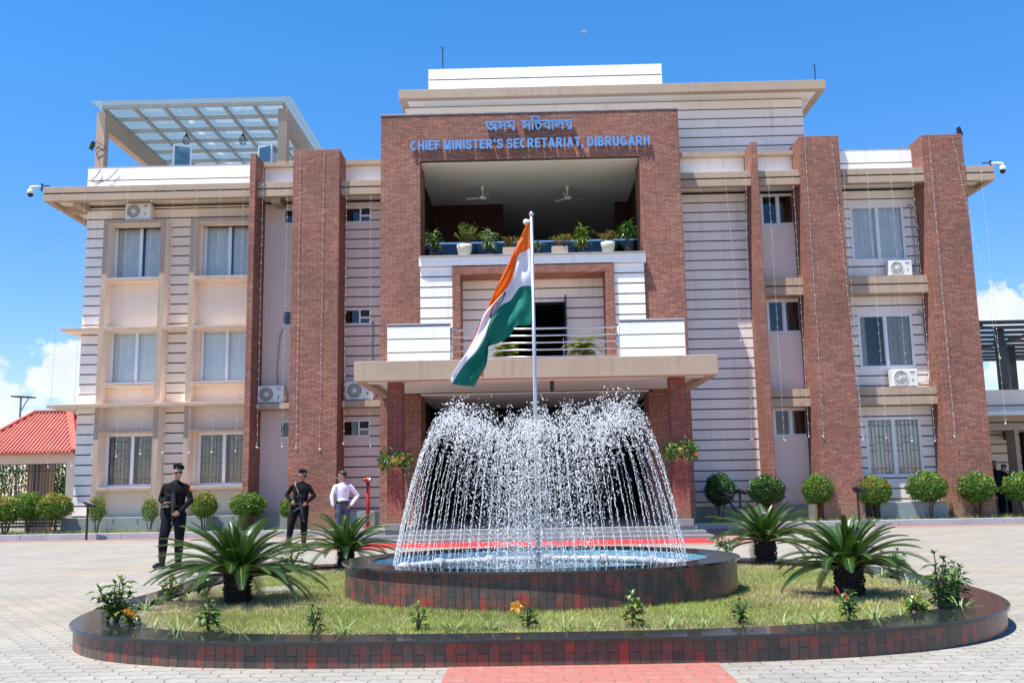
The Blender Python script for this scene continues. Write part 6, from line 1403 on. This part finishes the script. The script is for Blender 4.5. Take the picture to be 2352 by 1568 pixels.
# standing ribs on the front slope, clipped by the hips
n_ = 30
for i in range(1, n_):
    x = xe0 + (xe1 - xe0) * i / n_; t = 1.0
    if x < xr0: t = (x - xe0) / (xr0 - xe0)
    if x > xr1: t = (xe1 - x) / (xe1 - xr1)
    a = Vector((x, yf, ze_ + .02)); b = Vector((x, yf + (yr - yf) * t, ze_ + (zr - ze_) * t + .02)); rf.bar(a, b, .05, .06)
for a, b in ((V0[0], V0[4]), (V0[1], V0[5]), (V0[4], V0[5]), (V0[2], V0[5])): rf.bar(Vector(a) + Vector((0, 0, .05)), Vector(b) + Vector((0, 0, .05)), .22, .07)
rf.build('roof', M['red_roof'], gh)
gw_ = MB(); pr0 = at(151, 1100, YGh - .1).x
gw_.box(pr0, xe1 - .08, YGh - .1, YGh + .5, 0, ze_ - .05).box(xe0 + .3, pr0, YGh - .05, YGh + .35, ze_ - .38, ze_ - .05); gw_.build('wall', M['cream'], gh)
MB().box(at(62, 1100, YGh + 2.5).x, at(112, 1100, YGh + 2.5).x, YGh + 2.5, YGh + 2.9, 0, ze_ - .05).build('rear_wall', M['tan'], gh)
MB().box(at(-60, 1100, YGh).x - .2, at(-60, 1100, YGh).x + .2, YGh, YGh + .4, 0, ze_ - .05).build('pier', M['cream'], gh)
fx0, fx1 = at(-50, 1100, YGh).x, pr0; zf0, zf1 = .25, at(100, 1053, YGh).z
fn = thing('iron_gate', 'black iron gate of upright bars under the gatehouse roof', 'gate', (fx1, YGh, 0))
fr_ = MB(); xm = at(84, 1100, YGh).x
for x in (fx1 - .06, xm + .05, xm - .09): fr_.box(x, x + .05, YGh - .03, YGh + .03, zf0, zf1)
fr_.box(fx0, fx1, YGh - .03, YGh + .03, zf1 - .05, zf1).box(fx0, fx1, YGh - .03, YGh + .03, zf0, zf0 + .05).box(fx0, fx1, YGh - .02, YGh + .02, 1.28, 1.32); fr_.build('gate_frame', M['black_steel'], fn)
bs = MB(); x = fx0 + .05; k = 0
while x < fx1 - .08:
    bs.box(x - .009, x + .009, YGh - .009, YGh + .009, zf0, zf1); x += .115; k += 1
zq = zf1 - .42
bs.box(fx0, fx1, YGh - .01, YGh + .01, zq - .01, zq + .01).box(fx0, fx1, YGh - .01, YGh + .01, zf1 - .2, zf1 - .18)
x = fx0 + .2
while x < fx1 - .5:
    bs.bar((x, YGh, zq), (x + .30, YGh, zf1 - .19), .014, .014); bs.bar((x + .30, YGh, zq), (x, YGh, zf1 - .19), .014, .014); x += .62
for z in [zf0 + .12 * i for i in range(1, 8)]: bs.box(fx0, fx1, YGh + .02, YGh + .04, z - .03, z + .03)
bs.build('bars', M['black_steel'], fn)
# street lamp behind it
a = at(45, 970, 46); b = at(45, 913, 46); sl_ = thing('street_lamp', 'solar street lamp on a thin pole above the red roof', 'street lamp', (a.x, 46, 0))
MB().tube([(a.x, 46, 0), (a.x, 46, b.z)], [.07, .045], 8).build('pole', M['steel'], sl_); MB().obox((a.x + .12, 46, b.z + .03), 1.0, .5, .06, Matrix.Rotation(.06, 3, 'Y')).build('solar_panel', M['black'], sl_); MB().bar((a.x, 46, b.z - .7), (a.x + .38, 46, b.z - .02), .04, .04).build('strut', M['steel'], sl_)
def tree(loc, h, r, seed, lab, mats=(0, 3, 3)):
    g = random.Random(seed); root = thing('broadleaf_tree', lab, 'tree', loc, 'trees beyond the gate'); st = MB(); lv = MB(); L0 = Vector(loc); st.tube([L0, L0 + Vector((.1, 0, h * .4)), L0 + Vector((-.05, .1, h * .8))], [.16, .12, .05], 7); cs = []
    for i in range(13):
        a = g.uniform(0, 6.28); p = L0 + Vector((cos(a) * r * g.uniform(.2, .8), sin(a) * r * g.uniform(.2, .8), h * g.uniform(.28, .95))); st.tube([L0 + Vector((0, 0, h * .3)), L0.lerp(p, .6) + Vector((0, 0, h * .1)), p], [.06, .04, .015], 5); cs.append((p, g.uniform(.35, .6) * r))
    for p, q in cs:
        for i in range(240):
            d = Vector((g.gauss(0, 1), g.gauss(0, 1), g.gauss(0, .8))).normalized(); lv.leaf(p + d * q * g.random() ** .4, (d + Vector((g.uniform(-1, 1), g.uniform(-1, 1), g.uniform(-1, .6)))).normalized(), Vector((0, 0, 1)), g.uniform(.14, .26), g.uniform(.06, .11), g.choice(mats))
    st.build('trunk', M['bark'], root); lv.build('crown', [M['leaf'], M['leaf_young'], M['leaf_orange'], M['leaf_dark']], root)
tree((-23.5, 40, 0), 3.6, 1.9, 1, 'dark leafy tree seen through the left leaf of the black gate'); tree((-20.6, 41, 0), 3.3, 1.6, 2, 'leafy tree seen through the middle of the black gate', (0, 3, 1)); tree((-17.6, 39, 0), 3.4, 1.5, 3, 'dark tree seen through the right leaf of the black gate'); tree((-26.5, 42, 0), 3.6, 1.9, 4, 'tree at the far left edge beyond the black gate', (0, 3))
# ------------------------------------------------------------------ annex at the right with its steel pergola
YA = 32.0
an = thing('annex', 'low cream annex with a brown column beyond the right end of the building', 'building', (18, YA, 0))
z1, z2, z3 = at(2300, 895, YA).z, at(2300, 928, YA).z, at(2300, 952, YA).z; zb2 = at(2300, 988, YA).z
x0 = 13.95
MB().box(x0, 30, YA, YA + .3, z3 + .08, z1).box(x0, 30, YA - .05, YA, (z1 + z2) / 2 - .3, (z1 + z2) / 2 - .27, 1).build('parapet', [M['cream'], M['groove']], an)
MB().box(x0, 30, YA - .6, YA + 2, z3 - .05, z3 + .08).build('eave', M['soffit'], an)
MB().box(x0, 30, YA - .1, YA + .5, zb2, z3 - .05).box(x0, 30, YA - .12, YA - .1, (zb2 + z3) / 2 - .03, (zb2 + z3) / 2 + .02, 1).build('fascia_beam', [M['tan'], M['groove']], an)
xa, xb = at(2311, 1050, YA - .1).x, at(2343, 1050, YA - .1).x
MB().box(xa + .35, xb, YA - .1, YA + .5, 0, zb2).build('column', M['tan'], an)
pm_ = MB(); z = .6
while z < zb2: pm_.box(x0, 30, YA + 1.9, YA + 1.93, z, z + .28); z += .32
pm_.box(x0, 30, YA + 1.931, YA + 2.2, 0, zb2 + .5, 1); pm_.build('rear_wall', [M['cream'], M['groove']], an)
gx = at(2348, 1050, YA + 1.85).x; w_ = MB(); w_.box(gx, gx + 1.6, YA + 1.8, YA + 1.88, .9, 2.9)
wf = w_.build('window', M['dark'], an); q = MB()
for i in range(12): q.box(gx + .05 + i * .13, gx + .065 + i * .13, YA + 1.76, YA + 1.78, .9, 2.9)
q.build('window_grille', M['black_steel'], wf)
sp2 = thing('steel_pergola', 'black steel slatted pergola on the roof of the annex', 'pergola', (18, YA + 1.5, z1))
zp1 = at(2300, 738, YA + .2).z
b = MB()
for i in range(10): b.box(14.2, 27, YA + .2 + i * 1.15, YA + .34 + i * 1.15, zp1 - .08, zp1 + .04)
b.build('slats', M['black_steel'], sp2)
b = MB()
for x in (15.4, 18.2, 21.2, 24.2): b.box(x, x + .1, YA + .1, YA + 10.8, zp1 - .2, zp1 - .08)
b.build('rafters', M['black_steel'], sp2)
for px, Y in ((2303, YA + 1.6), (2326, YA + 6.2)):
    p = at(px, 860, Y); MB().box(p.x - .13, p.x + .13, Y - .12, Y + .12, z1 - 1.6, zp1 - .06).build('post', M['black_steel'], sp2)
# a bird high in the sky
p = at(1342, 73, 60); MB_ = MB(); MB_.ell(p, (.05, .16, .05), 8, 6); MB_.add([p, p + Vector((-.28, .05, .10)), p + Vector((-.10, .14, .02))], [(0, 1, 2)]); MB_.add([p, p + Vector((.26, .05, .14)), p + Vector((.10, .14, .02))], [(0, 1, 2)])
tag(MB_.build('bird', M['white_plastic']), 'tiny white bird high in the blue sky', 'bird')
# loose cables on the roof edge at the left
def cable(lab, pts, r=.012):
    o = MB().tube(smooth3([at(*p) for p in pts]), r, 5).build('cable', M['black'], None, True); tag(o, lab, 'cable', 'loose cables at the left roof edge')
def smooth3(p):
    out = []
    for i in range(len(p) - 1):
        a, b, c, d = p[max(i - 1, 0)], p[i], p[i + 1], p[min(i + 2, len(p) - 1)]
        for j in range(6): f = j / 6; out.append((2 * b + (c - a) * f + (2 * a - 5 * b + 4 * c - d) * f * f + (3 * b - a - 3 * c + d) * f ** 3) * .5)
    return out + [p[-1]]
cable('black cable sagging over the white parapet below the left pergola post', [(231, 389, 29.86), (222, 404, 29.86), (211, 414, 29.86), (222, 420, 29.86), (248, 412, 29.86), (262, 398, 29.86), (272, 389, 29.86)])
cable('black cable wound round the left pergola post near its flood lamp', [(213, 330, 30.75), (222, 326, 30.76), (232, 333, 30.76), (242, 338, 30.76), (232, 345, 30.76), (222, 352, 30.76), (226, 366, 30.76)])
tag(MB().tube([at(2012, 1195, 28.7), at(2040, 1199, 28.7)], .05, 10).build('plastic_pipe', M['white_plastic'], None, True), 'short white plastic pipe lying in the bed by the wide right pillar', 'pipe')
